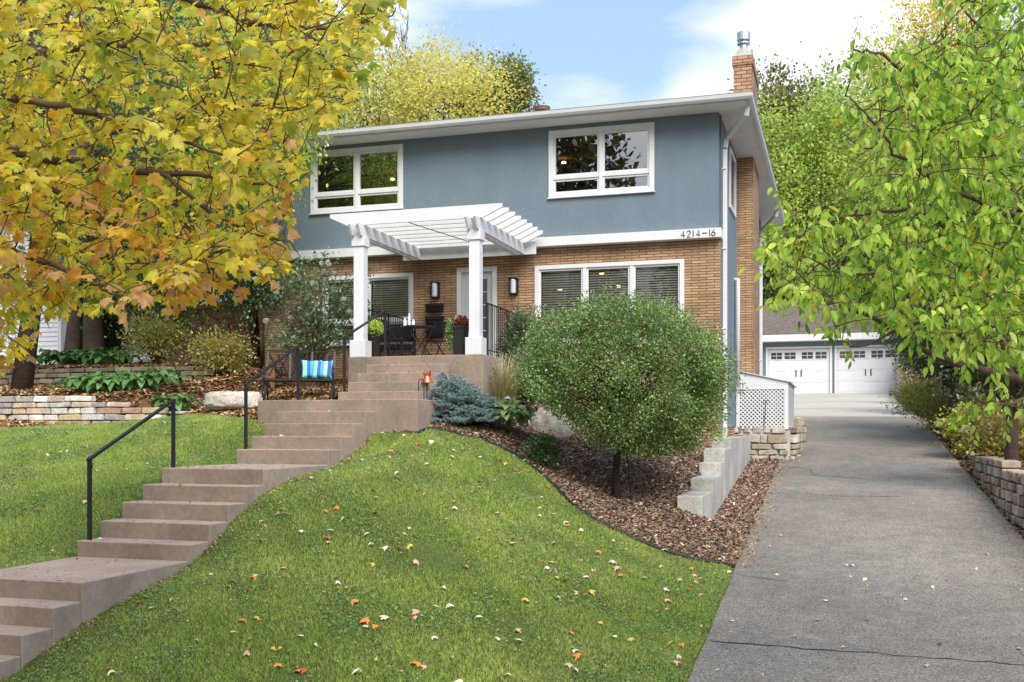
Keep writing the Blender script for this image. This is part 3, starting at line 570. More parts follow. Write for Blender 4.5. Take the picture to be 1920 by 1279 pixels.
# ------------------------------------------------------------------ pergola
PG = root('pergola', (-7.46, 18.1, 1.345), 'white painted pergola on two square posts over the front porch', 'pergola')
for k, x in enumerate((-8.58, -6.29)):
    b = MB(); y = 18.06; h = .10
    ps = MB().box((x - h, y - h, 1.66), (x + h, y + h, 3.42)).build('post', M['white'], PG, bevel=.008)
    MB().box((x - .155, y - .155, 1.347), (x + .155, y + .155, 1.66)).build('post_base', M['white'], ps, bevel=.01)
    MB().box((x - .13, y - .13, 3.42), (x + .13, y + .13, 3.60)).build('post_cap', M['white'], ps, bevel=.01)
    for s in (-1, 1):
        xx = x + s * .085
        MB().prism([(17.78, 3.83), (17.72, 3.80), (17.86, 3.602), (20.85, 3.602), (20.85, 3.83)], 'x', xx - .022, xx + .022).build('side_beam', M['white'], PG, bevel=.004)
RX0, RX1 = -9.17, -5.76
for k in range(8):
    y = 17.98 + k * .385
    MB().prism([(RX0, 4.05), (RX0, 3.98), (RX0 + .36, 3.815), (RX1 - .36, 3.815), (RX1, 3.98), (RX1, 4.05)], 'y', y - .02, y + .02).build('rafter', M['white'], PG, bevel=.004)
MB().box((-8.9, 20.82, 3.60), (-5.95, 20.865, 3.86)).build('ledger_board', M['white'], PG, bevel=.004)
MB().bar((-7.55, 17.95, 3.80), (-7.05, 20.75, 3.80), .012).build('cable', M['dark'], PG)
# ------------------------------------------------------------------ railings
def handrail(label, p0, p1, base0, base1):
    t = root('handrail', base0, label, 'handrail', 'black handrails along the front steps')
    MB().box((p0.x - .02, p0.y - .02, base0.z), (p0.x + .02, p0.y + .02, p0.z)).build('post', M['black'], t, bevel=.003)
    MB().box((p1.x - .02, p1.y - .02, base1.z), (p1.x + .02, p1.y + .02, p1.z)).build('post', M['black'], t, bevel=.003)
    MB().bar(p0 + Vector((0, -.03, -.005)), p1 + Vector((0, .02, .012)), .045, .03).tube([p0 + Vector((.02, 0, -.02)), p0 + Vector((.05, 0, -.05)), p0 + Vector((.03, 0, -.1))], .006, 6).build('top_rail', M['black'], t, bevel=.003)
XH = -8.12
def onx(px, py): return pix(px, py, X=XH)
a, b_ = onx(168, 862), onx(325, 751); handrail('lowest black handrail with two posts beside the lower flight of steps', a, b_, Vector((a.x, a.y, -1.257)), Vector((b_.x, b_.y, -.49)))
a, b_ = onx(461, 722), onx(559, 649); handrail('black handrail beside the middle flight of steps, in front of the bench', a, b_, Vector((a.x, a.y, -.283)), Vector((b_.x, b_.y, .455)))
a, b_ = onx(646, 633), onx(716, 583); handrail('topmost black handrail rising to the porch beside the left pergola post', a, Vector((-8.12, 18.15, b_.z + .02)), Vector((a.x, a.y, .64)), Vector((-8.12, 18.15, 1.345)))
def balustrade(label, x, y0, y1):
    t = root('porch_railing', (x, y0, 1.345), label, 'railing', 'black railings on the sides of the porch')
    MB().bar((x, y0, 2.31), (x, y1, 2.31), .04, .02).build('top_rail', M['black'], t, bevel=.003); MB().bar((x, y0, 1.45), (x, y1, 1.45), .03, .016).build('bottom_rail', M['black'], t)
    n = int((y1 - y0) / .115)
    for k in range(n + 1):
        y = y0 + (y1 - y0) * k / n; e = .018 if k in (0, n // 2, n) else .007
        MB().box((x - e, y - e, 1.346), (x + e, y + e, 2.30)).build('post' if e > .01 else 'baluster', M['black'], t)
balustrade('black metal railing on the left side of the porch behind the bistro table', -8.68, 18.3, 20.95)
balustrade('black metal railing on the right side of the porch in front of the door', -6.16, 18.3, 20.95)
# ------------------------------------------------------------------ concrete retaining wall, lattice enclosure
prof = [(15.42, -.975), (16.86, -.776), (17.93, -.564), (18.57, -.339), (19.8, -.158)]
tb_ = MB(); pa, pb = pix(440, 668, Y=20.9), pix(512, 690, Y=20.2); tb_.bar((pa.x, 20.9, 1.42), (pb.x, 20.2, 1.20), .12, .10); tb_.bar((pa.x, 20.9, 1.22), (pb.x, 20.2, 1.0), .10, .3)
tag(tb_.build('timber_edging', M['fence'], loc=(pa.x, 20.9, 1.1), bevel=.01), 'weathered brown timber edging in front of the fence behind the bench', 'edging')
rw = root('stepped_concrete_wall', (-2.07, 15.4, -1.6), 'pale grey concrete retaining wall stepping up between the mulch bed and the driveway', 'wall')
for i, (y, z) in enumerate(prof):
    ye = prof[i + 1][0] if i < 4 else 24.2
    MB().box((-2.26, y, -2.0), (-1.9, ye, z)).build('wall_block', M['conc'], rw, bevel=.012)
def lattice(b, o, ux, uz, w, h, th, nv, s=.092, bw=.030):
    """diagonal strips clipped to a rectangle, two crossed layers"""
    ux, uz, nv = Vector(ux), Vector(uz), Vector(nv)
    for lay, sg in ((0, 1), (1, -1)):
        c = -h if sg > 0 else 0
        while c < (w if sg > 0 else w + h):
            pts = []
            # line x = c + t (sg>0) or x = c - t, z = t
            t0, t1 = 0, h
            if sg > 0: t0 = max(t0, -c); t1 = min(t1, w - c)
            else: t0 = max(t0, c - w); t1 = min(t1, c)
            if t1 - t0 > .02:
                p = Vector(o) + ux * (c + sg * t0) + uz * t0 + nv * (.006 * lay); q = Vector(o) + ux * (c + sg * t1) + uz * t1 + nv * (.006 * lay)
                b.bar(p, q, bw, .005, up=nv)
            c += s * 1.0
    return b
LT = root('lattice_enclosure', (-1.7, 24.5, 0), 'white lattice box with a sloping lid against the side wall, on a rubble stone base', 'enclosure')
lx0, lx1, ly0, ly1 = -2.24, -1.09, 24.45, 27.9
b = MB(); zt = 1.0
b.box((lx0, ly0, 0), (lx0 + .07, ly0 + .03, zt)); b.box((lx1 - .09, ly0, 0), (lx1, ly0 + .09, zt)); b.box((lx0 + .07, ly0 + .001, zt - .10), (lx1 - .09, ly0 + .03, zt)); b.box((lx0 + .07, ly0 + .001, 0), (lx1 - .09, ly0 + .03, .05))
b.box((lx1 - .03, ly0 + .09, zt - .08), (lx1 - .001, ly1, zt)); b.box((lx1 - .03, ly0 + .09, 0), (lx1 - .001, ly1, .06)); b.box((lx1 - .09, ly1 - .09, .06), (lx1 - .002, ly1, zt - .08)); b.build('frame', M['white'], LT, bevel=.004)
b = MB(); lattice(b, (lx0 + .07, ly0 + .02, .05), (1, 0, 0), (0, 0, 1), lx1 - lx0 - .16, zt - .15, .005, (0, -1, 0)); b.build('lattice_panel', M['white'], LT)
b = MB(); lattice(b, (lx1 - .015, ly0 + .09, .06), (0, 1, 0), (0, 0, 1), ly1 - ly0 - .18, zt - .14, .005, (1, 0, 0)); b.build('lattice_panel', M['white'], LT)
b = MB(); b.prism([(lx0, zt + .001), (lx1, zt + .001), (lx1, zt + .07), (lx0, zt + .32)], 'y', ly0 + .005, ly1); b.build('gable_board', M['white'], LT, bevel=.004)
b = MB(); b.prism([(lx0, zt + .325), (lx1 + .06, zt + .055), (lx1 + .06, zt + .075), (lx0, zt + .345)], 'y', ly0 - .04, ly1 + .03); b.build('lid', M['gutter'], LT)
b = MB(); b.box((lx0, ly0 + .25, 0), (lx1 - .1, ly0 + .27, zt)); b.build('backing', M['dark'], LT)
MB().tube([(-1.62, 24.43, .0), (-1.60, 24.42, .3), (-1.585, 24.42, .55), (-1.56, 24.42, .66), (-1.5, 24.42, .63)], .007, 6).tube([(-1.56, 24.42, .66), (-1.66, 24.42, .60)], .006, 6).build('cable', M['black'], LT)
# ------------------------------------------------------------------ stone walls
SC = [lin(178, 168, 152), lin(196, 188, 176), lin(150, 132, 112), lin(168, 144, 120), lin(138, 128, 116), lin(186, 172, 150)]
def stonewall(name, label, path, zb, zt, depth, ch=.1, lw=(.25, .5), cols=SC, cap=True, seed=1, rough=.16, hv=(.8, 1.25)):
    """dry stacked courses along a plan path; zb, zt functions of distance"""
    random.seed(seed); t = root(name, (path[0][0], path[0][1], zb(0)), label, 'stone wall'); b = MB(); bb = MB()
    seg = [(Vector(p), Vector(q)) for p, q in zip(path[:-1], path[1:])]; Ls = [(q - p).length for p, q in seg]; tot = sum(Ls)
    def at(s):
        s = min(max(s, 0), tot - 1e-4)
        for (p, q), l in zip(seg, Ls):
            if s <= l: return p + (q - p) * (s / l), (q - p).normalized()
            s -= l
        return seg[-1][1], (seg[-1][1] - seg[-1][0]).normalized()
    z = min(zb(s) for s in np.linspace(0, tot, 20)) - .1; k = 0
    while z < max(zt(s) for s in np.linspace(0, tot, 20)):
        h = ch * random.uniform(*hv); s = -random.random() * .3
        while s < tot:
            l = random.uniform(*lw); m = s + l / 2; p, d = at(m)
            if z + h * .5 < zt(m) and z + h > zb(m) - .12:
                ang = math.atan2(d.y, d.x) + random.gauss(0, .03); c = Vector((0, 0, 0)); q = MB()
                hh = h * random.uniform(.86, .97); lean = (z - zb(m)) * .06
                q.stone(c, (l * .975, depth * random.uniform(.8, 1.08), hh), rough=rough)
                col = Vector(random.choice(cols)[:3]) * random.uniform(.8, 1.15)
                R_ = Matrix.Rotation(ang, 3, 'Z') @ Matrix.Rotation(random.gauss(0, .02), 3, 'Y'); n = Vector((-d.y, d.x, 0))
                off = Vector((p.x, p.y, z + h / 2)) + n * (lean + random.gauss(0, .012))
                b.col = (col.x, col.y, col.z, 1); b.add([R_ @ Vector(v) + off for v in q.v], q.f)
            s += l
        z += h; k += 1
    b.build('stones', M['stone'], t, bevel=.014, colors=True)
    return t
LS = [lin(206, 202, 194), lin(190, 186, 180), lin(200, 180, 160), lin(176, 148, 128), lin(184, 166, 126), lin(214, 210, 204), lin(166, 160, 152)]
stonewall('low_stone_wall', 'low dry stacked wall of pale and pinkish stones at the top of the left lawn', [(-17, 15.95), (-14.0, 15.9), (-12.6, 15.85), (-11.55, 15.95)], lambda s: g1(-13, 15.5), lambda s: .62 - max(0, s - 3.6) * .14, .3, .105, (.26, .56), LS, seed=3)
stonewall('upper_stone_wall', 'mossy grey stone wall behind the hostas, the upper of the two on the left', [(-19, 19.5), (-14, 19.4), (-12.9, 19.55)], lambda s: .9, lambda s: 1.38 - max(0, s - 6) * .03, .3, .1, (.25, .5), [lin(128, 120, 100), lin(112, 106, 90), lin(140, 126, 106)], seed=5)
def rp(s): return 17 + s
stonewall('driveway_stone_wall', 'curving dry stacked wall of square tan stones along the right edge of the driveway', [(2.80, 24.6), (2.70, 22.5), (2.66, 20.5), (2.66, 18.6), (2.66, 17), (2.8, 15), (3.0, 10)],
          lambda s: -3.1 + .099 * (24.6 - s) - .02, lambda s: -3.1 + .099 * (24.6 - s) + float(np.interp(s, [0, 1.5, 4, 6, 8, 20], [.12, .25, .5, .68, .82, .9])), .32, .15, (.16, .36), [lin(168, 152, 136), lin(188, 180, 168), lin(150, 128, 108), lin(176, 158, 140), lin(160, 134, 116)], seed=8)
stonewall('rubble_stone_base', 'rough mortared rubble wall under the white lattice enclosure', [(-2.3, 24.5), (-1.15, 24.48), (-1.02, 24.7), (-.98, 27.5), (-.95, 29.5)], lambda s: -.75 + max(0, s - 1.2) * .09, lambda s: 0.0 if s < 4.5 else .25, .34, .17, (.14, .55), [lin(178, 170, 158), lin(160, 148, 130), lin(190, 182, 168), lin(150, 140, 126)], seed=9, rough=.32, hv=(.5, 1.5))
MB().box((-2.2, 24.45, -.9), (-1.05, 24.7, -.03)).build('stone_core', M['conc'], bpy.data.objects['rubble_stone_base'])
# ------------------------------------------------------------------ garage
gy0 = 51.8; gz = float(drive(np.array(gy0))) + .03
G = root('garage', (-2, gy0, gz), 'blue grey detached garage with two white carriage doors at the top of the driveway', 'garage')
gx0 = -9.0; gxr = pix(1697, 700, Y=gy0).x
d1 = (pix(1440, 700, Y=gy0).x, pix(1556, 700, Y=gy0).x); d2 = (pix(1569, 700, Y=gy0).x, pix(1688, 700, Y=gy0).x)
ztop = pix(1500, 654, Y=gy0).z; zf0 = pix(1500, 640, Y=gy0).z
b = MB()
for x0, x1, z0, z1 in ((gx0, d1[0], gz - .3, zf0), (d1[1], d2[0], gz - .3, ztop), (d2[1], gxr, gz - .3, ztop), (d1[0], gxr, ztop, zf0)): b.box((x0, gy0, z0), (x1, gy0 + .2, z1))
b.box((gxr - .2, gy0 + .2, gz - .3), (gxr, gy0 + 6.5, zf0)); b.box((gx0, gy0 + .2, gz - .3), (gx0 + .2, gy0 + 6.5, zf0)); b.build('wall', M['garagewall'], G)
b = MB(); b.box((gx0 - .3, gy0 - .5, zf0 - .02), (gxr + .3, gy0 + .1, zf0 + .02)); b.box((gx0 - .3, gy0 - .62, zf0 - .02), (gxr + .3, gy0 - .5, zf0 + .3)); b.build('fascia', M['white'], G)
b = MB(); b.prism([(gy0 - .65, zf0 + .31), (gy0 + 3.3, zf0 + 2.1), (gy0 + 7.2, zf0 + .31)], 'x', gx0 - .35, gxr + .35); b.build('roof', M['shingle'], G)
for x0, x1 in (d1, d2):
    b = MB(); b.box((x0 - .1, gy0 - .03, gz), (x0, gy0 + .05, ztop + .1)); b.box((x1, gy0 - .03, gz), (x1 + .1, gy0 + .05, ztop + .1)); b.box((x0, gy0 - .028, ztop), (x1, gy0 + .05, ztop + .1)); b.build('door_frame', M['white'], G)
    b = MB(); n = 4; hgt = (ztop - gz) / n
    for k in range(n): b.box((x0, gy0 + .06, gz + k * hgt), (x1, gy0 + .12, gz + (k + 1) * hgt - .012))
    wdt = (x1 - x0) / 4
    for k in range(4):
        for r in range(n - 1): b.box((x0 + wdt * k + .06, gy0 + .05, gz + hgt * r + .07), (x0 + wdt * (k + 1) - .06, gy0 + .06, gz + hgt * (r + 1) - .08))
    dd = b.build('garage_door', M['garage'], G, bevel=.01)
    for k in range(4):
        xc = x0 + wdt * (k + .5 + (.06 if k in (0, 2) else -.06)); b = MB()
        b.box((xc - .25, gy0 + .04, ztop - .47), (xc + .25, gy0 + .058, ztop - .17)); wv = b.build('window', mat('garage_window', lin(84, 72, 70), .1), dd)
        b = MB(); b.box((xc - .012, gy0 + .03, ztop - .47), (xc + .012, gy0 + .04, ztop - .17)); b.box((xc - .25, gy0 + .028, ztop - .335), (xc + .25, gy0 + .038, ztop - .31)); b.build('glazing_bars', M['white'], dd)
    for s in (-1, 1): MB().bar(((x0 + x1) / 2 + s * .12, gy0 + .03, gz + .8), ((x0 + x1) / 2 + s * .12, gy0 + .03, gz + 1.12), .045, .03, up=(0, 1, 0)).build('handle', M['black'], dd)
MB().box((gxr + .05, gy0 - .15, gz), (gxr + .35, gy0 + .05, gz + .3)).build('downspout_foot', M['black'], G)
pw = MB(); pw.prism([(38.5, .6), (51.7, 1.5), (51.7, 3.2), (46, 2.2), (38.5, 1.0)], 'x', 2.5, 2.75); o = pw.build('concrete_wing_wall', M['pad']); tag(o, 'sloping white concrete wing wall at the right side of the pad by the garage', 'wall')
# ------------------------------------------------------------------ neighbours and fence on the left
def siding(b, x0, x1, y, z0, z1, lap=.13):
    z = z0
    while z < z1: b.add([(x0, y, z + lap), (x1, y, z + lap), (x1, y - .03, z), (x0, y - .03, z), (x0, y, z), (x1, y, z)], [(0, 3, 2, 1), (3, 4, 5, 2)]); z += lap
nh = root('white_house', (-24, 31, 1), 'white clapboard neighbouring house behind the trees on the far left', 'house')
b = MB(); nx1 = pix(116, 600, Y=30.0).x; siding(b, nx1 - 9, nx1, 30, .8, 7.5, .16); b.add([(nx1, 30, .8), (nx1, 40, .8), (nx1, 40, 7.5), (nx1, 30, 7.5)], [(0, 1, 2, 3)]); b.build('wall', M['siding'], nh)
b = MB(); b.prism([(29.4, 7.5), (35, 10.2), (40.6, 7.5)], 'x', nx1 - 9.5, nx1 + .5); b.build('roof', M['shingle'], nh)
b = MB(); b.box((nx1 - .12, 29.93, .8), (nx1 + .02, 30.05, 7.5)); b.build('corner_board', M['white'], nh)
for (pa, pb, za, zb) in ((4, 40, 470, 540), (70, 100, 440, 500)):
    p0 = pix(pa, za, Y=29.95); p1 = pix(pb, zb, Y=29.95); b = MB(); b.box((p0.x, 29.9, p1.z), (p1.x, 29.98, p0.z)); wv = b.build('window', M['white'], nh)
    MB().box((p0.x + .08, 29.88, p1.z + .08), (p1.x - .08, 29.9, p0.z - .08)).build('pane', mat('dark_pane', lin(60, 66, 70), .1), wv)
sh = root('garden_shed', (-17, 27, 1), 'small white garden shed with a narrow window between the twin trunks and the fence', 'shed')
sx0, sx1 = pix(217, 600, Y=27).x, pix(300, 600, Y=27).x; b = MB(); siding(b, sx0, sx1, 27, 1.0, 3.4, .12); b.add([(sx0, 27, 1), (sx0, 29, 1), (sx0, 29, 3.4), (sx0, 27, 3.4)], [(0, 1, 2, 3)]); b.build('wall', M['siding'], sh)
b = MB(); b.prism([(sx0 - .2, 3.4), ((sx0 + sx1) / 2, 4.3), (sx1 + .2, 3.4)], 'y', 26.7, 29.2); b.build('roof', M['shingle'], sh)
p0, p1 = pix(229, 606, Y=26.9), pix(256, 645, Y=26.9); b = MB(); b.box((p0.x, 26.9, p1.z), (p1.x, 26.96, p0.z)); wv = b.build('window', M['white'], sh)
MB().box((p0.x + .06, 26.88, p1.z + .06), ((p0.x + p1.x) / 2 - .03, 26.9, p0.z - .06)).box(((p0.x + p1.x) / 2 + .03, 26.88, p1.z + .06), (p1.x - .06, 26.9, p0.z - .06)).build('pane', mat('shed_pane', lin(70, 80, 60), .1), wv)
fn = root('board_fence', (-14, 22.6, 1), 'tall brown vertical board fence left of the house behind the shrubs', 'fence')
b = MB(); fa, fb = Vector((pix(300, 600, Y=24.6).x, 24.6, 0)), Vector((HX0 - .02, 22.3, 0)); n = int((fb - fa).length / .145); dv = (fb - fa) / n
for k in range(n):
    p = fa + dv * (k + .5); w2 = dv * .47; nn = Vector((-dv.y, dv.x, 0)).normalized() * (.01 + .012 * (k % 2)); z1 = 3.15 - .25 * (k / n) * 0 + random.gauss(0, .01)
    q = [p - w2 - nn, p + w2 - nn, p + w2 + nn, p - w2 + nn]; b.add([(v.x, v.y, .6) for v in q] + [(v.x, v.y, z1) for v in q], [(0, 1, 5, 4), (1, 2, 6, 5), (2, 3, 7, 6), (3, 0, 4, 7), (4, 5, 6, 7)])
b.build('boards', M['fence'], fn)
b = MB(); nn = Vector((-dv.y, dv.x, 0)).normalized(); b.bar(fa - nn * .06 + Vector((0, 0, 3.17)), fb - nn * .06 + Vector((0, 0, 3.17)), .05, .09); b.bar(fa - nn * .08 + Vector((0, 0, 1.15)), fb - nn * .08 + Vector((0, 0, 1.15)), .06, .2); b.build('rail', M['fence'], fn)
# ------------------------------------------------------------------ generic plants
def sph(n): return nrm(rng.normal(size=(n, 3)))
def tree(name, label, base, crown_c, radii, n, lsize, palette, w=None, clumps=90, cr=.26, inner=.45, group=None, trunk_r=.2, bark='bark', tmpl=QUAD, lm='leaf', limbs=45, jit=.16, droop=.25, flat=1.0):
    base = Vector(base); c = np.array(crown_c, float); rad = np.array(radii, float)
    t = root(name, base, label, 'tree', group)
    d = sph(clumps); rr = inner + (1 - inner) * rng.random(clumps) ** .55; cl = c + d * rad * rr[:, None]
    b = MB(); top = Vector(c.tolist()) + Vector((0, 0, radii[2] * .55))
    b.tube([base - Vector((0, 0, .3)), base.lerp(top, .25) + Vector((random.gauss(0, .05), random.gauss(0, .05), 0)), base.lerp(top, .6), top], [trunk_r * 1.15, trunk_r * .9, trunk_r * .55, trunk_r * .12], 9)
    lo = (crown_c[2] - radii[2] - base.z) / max(top.z - base.z, .1)
    for k in range(min(limbs, clumps)):
        e = Vector(cl[k].tolist()); f = min(max(lo * .7 + random.random() * .6, .15), .95); s = base.lerp(top, f)
        if s.z > e.z - .1: s = base.lerp(top, max(.12, f - .35))
        m = s.lerp(e, .5) + Vector((random.gauss(0, .1), random.gauss(0, .1), .12 * (e - s).length)); r0 = trunk_r * .28
        b.tube([s, m, e], [r0, r0 * .55, r0 * .14], 5, cap=False)
    b.build('trunk', M[bark], t, smooth=True)
    i = rng.integers(0, clumps, n); off = rng.normal(size=(n, 3)) * rad * cr * np.array([1, 1, .75 * flat]); P = cl[i] + off
    tip = nrm(P - c) * .7 + rng.normal(size=(n, 3)) * .6 + np.array([0, 0, -droop]); no = sph(n) * .8 + np.array([0, -.25, .8])
    cb = (1 + rng.normal(0, .12, clumps))[i][:, None] * (1 + rng.normal(0, .05, (clumps, 3)))[i]
    C = np.clip(pal(palette, n, w, jit) * cb, .004, .95)
    V, F, Cc = leaf_arrays(*tmpl, P, tip, no, lsize * rng.uniform(.65, 1.25, n), C)
    fastmesh('crown', V, F, M[lm], Cc, t); return t
def shrub(name, label, base, radii, n, lsize, palette, w=None, cat='shrub', group=None, lift=.15, clumps=60, cr=.2, stems=14, tmpl=QUAD, lm='leaf', jit=.15, inner=.35, up=.5):
    base = Vector(base); c = np.array(base) + np.array([0, 0, radii[2] + lift]); rad = np.array(radii, float)
    t = root(name, base, label, cat, group); d = sph(clumps); cl = c + d * rad * (inner + (1 - inner) * rng.random(clumps) ** .5)[:, None] * (1 - cr * .8)
    b = MB()
    for k in range(stems):
        e = Vector(cl[k].tolist()); s = base + Vector((random.gauss(0, radii[0] * .1), random.gauss(0, radii[1] * .1), -.05)); b.tube([s, s.lerp(e, .5) + Vector((0, 0, .1 * radii[2])), e], [.013, .009, .003], 5, cap=False)
    b.build('stems', M['darkbark'], t)
    i = rng.integers(0, clumps, n); P = cl[i] + rng.normal(size=(n, 3)) * rad * cr
    g = ground(P[:, 0], P[:, 1]); P[:, 2] = np.maximum(P[:, 2], g + .02)
    tip = nrm(P - c) + rng.normal(size=(n, 3)) * .5 + np.array([0, 0, up * .4]); no = sph(n) * .8 + np.array([0, -.2, .9])
    cb = (1 + rng.normal(0, .13, clumps))[i][:, None]
    V, F, Cc = leaf_arrays(*tmpl, P, tip, no, lsize * rng.uniform(.65, 1.3, n), np.clip(pal(palette, n, w, jit) * cb, .004, .95))
    fastmesh('foliage', V, F, M[lm], Cc, t); return t
GRN = [(.12, .20, .04), (.16, .26, .045), (.08, .14, .03)]
YGR = [(.74, .80, .22), (.66, .74, .18), (.82, .80, .26), (.84, .76, .26)]
LIME = [(.56, .72, .18), (.66, .78, .22), (.44, .60, .14)]
OLIVE = [(.28, .32, .09), (.36, .36, .10), (.20, .25, .07)]
# ------------------------------------------------------------------ trees behind the house
def bgt(name, label, px, py, Y, rx, rz, n, ls, palette, w=None, base_z=2.2, **k):
    c = pix(px, py, Y=Y); return tree(name, label, (c.x + .3, Y, base_z), tuple(c), (rx, rx * .8, rz), n, ls, palette, w, group='trees rising behind the house', lm=k.pop('lm', 'airy'), **k)
bgt('yellow_tree', 'airy yellow green tree rising above the roof on the left, nearest the maple', 700, 200, 42, 2.5, 2.9, 13500, .15, YGR + [(.48, .42, .08)], clumps=110, cr=.2, trunk_r=.14, flat=1.4)
bgt('yellow_tree', 'yellow tree behind the middle of the roofline below the bare branches', 830, 195, 43, 2.9, 2.4, 15000, .15, [(.86, .80, .26), (.80, .80, .24), (.84, .70, .24)], clumps=120, cr=.2, trunk_r=.16, flat=1.3)
bgt('olive_tree', 'darker olive tree at the right end of the yellow group over the roof', 925, 190, 45, 1.7, 2.1, 12000, .17, OLIVE + [(.26, .26, .04)], clumps=70, cr=.2)
# nearly bare tree poking out above them
bt = root('bare_tree', (pix(845, 100, Y=46).x, 46, 2), 'almost leafless twiggy tree top poking out above the yellow trees', 'tree', 'trees rising behind the house'); b = MB(); bx = pix(845, 100, Y=46).x
def grow(p, d, l, r, k):
    q = p + d * l; b.tube([p, q], [r, r * .7], 4, cap=False)
    if k == 0: return
    for _ in range(3 if k > 1 else 4):
        grow(p + d * l * random.uniform(.6, 1), (d + Vector((random.gauss(0, .42), random.gauss(0, .42), random.gauss(.12, .2)))).normalized(), l * random.uniform(.55, .8), r * .58, k - 1)
b.tube([Vector((bx, 46, 1.5)), Vector((bx, 46, 11))], [.25, .16], 7)
for _ in range(5): grow(Vector((bx, 46, 11)), Vector((random.gauss(0, .35), random.gauss(0, .3), 1)).normalized(), 3.0, .085, 4)
b.build('trunk', M['darkbark'], bt)
bgt('oak_tree', 'dark olive oak crown rising directly right of the chimney', 1450, 330, 68, 3.8, 6.4, 22000, .28, OLIVE + [(.17, .12, .04)], clumps=120, cr=.17)
bgt('oak_tree', 'dark green oak behind the pale yellow green tree right of the roof', 1560, 400, 74, 6.2, 8.0, 26000, .3, OLIVE + GRN, clumps=150, cr=.16)
bgt('ash_tree', 'pale yellow green tree with feathery foliage beyond the right eave', 1525, 400, 62, 4.0, 8.0, 30000, .22, LIME + [(.34, .38, .06)], clumps=170, cr=.13, trunk_r=.16, droop=.6)
bgt('ash_tree', 'taller light green tree half hidden by the leafy branches at upper right', 1680, 350, 66, 4.6, 8.4, 34000, .25, LIME + YGR, clumps=170, cr=.14)
bgt('yellow_tree', 'golden tree top at the upper right above the green branches', 1765, 120, 66, 3.0, 4.6, 10000, .2, [(.78, .54, .05), (.72, .60, .07)], clumps=70)
bgt('locust_tree', 'green tree filling the upper right corner behind the leafy branches', 1880, 330, 56, 5.4, 8.4, 22000, .2, LIME + GRN, clumps=120)
bgt('dark_tree', 'dark tree behind the garage roof', 1480, 560, 63, 4.0, 2.6, 16000, .24, GRN + OLIVE, clumps=90)
bgt('dark_tree', 'green tree right behind the garage', 1640, 540, 64, 5.0, 4.0, 22000, .22, GRN + LIME, clumps=110)
bgt('pine_tree', 'dark evergreen standing between the garage and the right bank', 1875, 540, 50, 3.0, 5.0, 26000, .18, [(.025, .05, .018), (.04, .07, .022)], clumps=120, lm='needle')
# left: trees in front of and beside the neighbours
def lt(name, label, px, py, Y, rx, rz, n, ls, palette, bx=None, bz=None, w=None, by=None, **k):
    c = pix(px, py, Y=Y); by = by or Y; x = pix(bx, 600, Y=by).x if bx else c.x; return tree(name, label, (x, by, bz if bz is not None else g1(x, by)), tuple(c), (rx, rx * .85, rz), n, ls, palette, w, group='trees on the left side of the house', **k)
lt('spruce_tree', 'tall straight trunk with dark crown standing behind the low stone wall', 120, 60, 17.0, 2.2, 3.2, 26000, .09, GRN + [(.10, .16, .03)], bx=36, trunk_r=.19, bark='darkbark', limbs=40)
lt('maple_tree', 'light green maple drooping over the left end of the roof', 446, 215, 18.3, 1.55, 2.0, 18000, .085, [(.42, .56, .06), (.30, .46, .05), (.56, .60, .08)], bx=480, by=22.9, trunk_r=.12, clumps=150, cr=.15, droop=.9, tmpl=QUAD)
lt('maple_tree', 'green maple filling the gaps above the neighbours behind the yellow maple', 300, 330, 22, 3.4, 3.6, 30000, .11, GRN + LIME[:1], bx=168, trunk_r=.24, clumps=150, cr=.16)
lt('maple_tree', 'tall green tree with a thick trunk left of the fence', 200, 120, 27, 4.6, 4.8, 26000, .16, GRN + LIME[2:], bx=140, trunk_r=.28, clumps=120)
lt('elm_tree', 'slender pale green tree left of the yellow trees above the roof', 490, 120, 30, 2.4, 3.2, 20000, .16, LIME + GRN, bx=185, trunk_r=.26, clumps=110)
lt('dark_tree', 'dark trees shading the side yard between shed and fence', 330, 520, 28.5, 2.6, 2.2, 18000, .12, [(.03, .05, .015), (.05, .08, .02)], clumps=90, trunk_r=.1)
# twin trunks in plain view
for k, (px, r) in enumerate(((137, .15), (176, .19))):
    p = pix(px, 652, Y=21.0); tt = root('tree_trunk', (p.x, 21.0, p.z - .1), ('left trunk of the pair growing from one stump behind the hostas', 'right trunk of the pair growing from one stump behind the hostas')[k], 'tree', 'twin trunks behind the upper stone wall')
    b = MB(); q = pix(px + (18, -12)[k], 420, Y=21.0); b.tube([(p.x, 21, p.z - .4), (p.x, 21, p.z + .1), ((p.x * .6 + q.x * .4), 21, (p.z + q.z) / 2 - .3), (q.x, 21, q.z), (q.x + (.2, -.2)[k], 21, q.z + 3)], [r * 1.7, r * 1.25, r, r * .85, r * .5], 12); b.build('trunk', M['bark'], tt, smooth=True)
# trees across the street, seen only as reflections in the upper windows
for k, (x, y, h, r) in enumerate(((-26, -13, 20, 5.0), (-14.4, -15, 19.5, 3.4), (-6.0, -15, 15.0, 3.0), (9, -14, 15, 6))):
    tree('street_tree', ('broad tree across the street, farthest left', 'broad tree across the street, second from the left', 'slimmer tree across the street opposite the lawn', 'broad tree across the street, farthest right')[k], (x, y, -3.3), (x, y, h * .5), (r, r, h * .5), 9000, .46, [(.10, .09, .015), (.13, .10, .02), (.07, .07, .015)], group='trees across the street', trunk_r=.3, clumps=110, cr=.15, limbs=50)
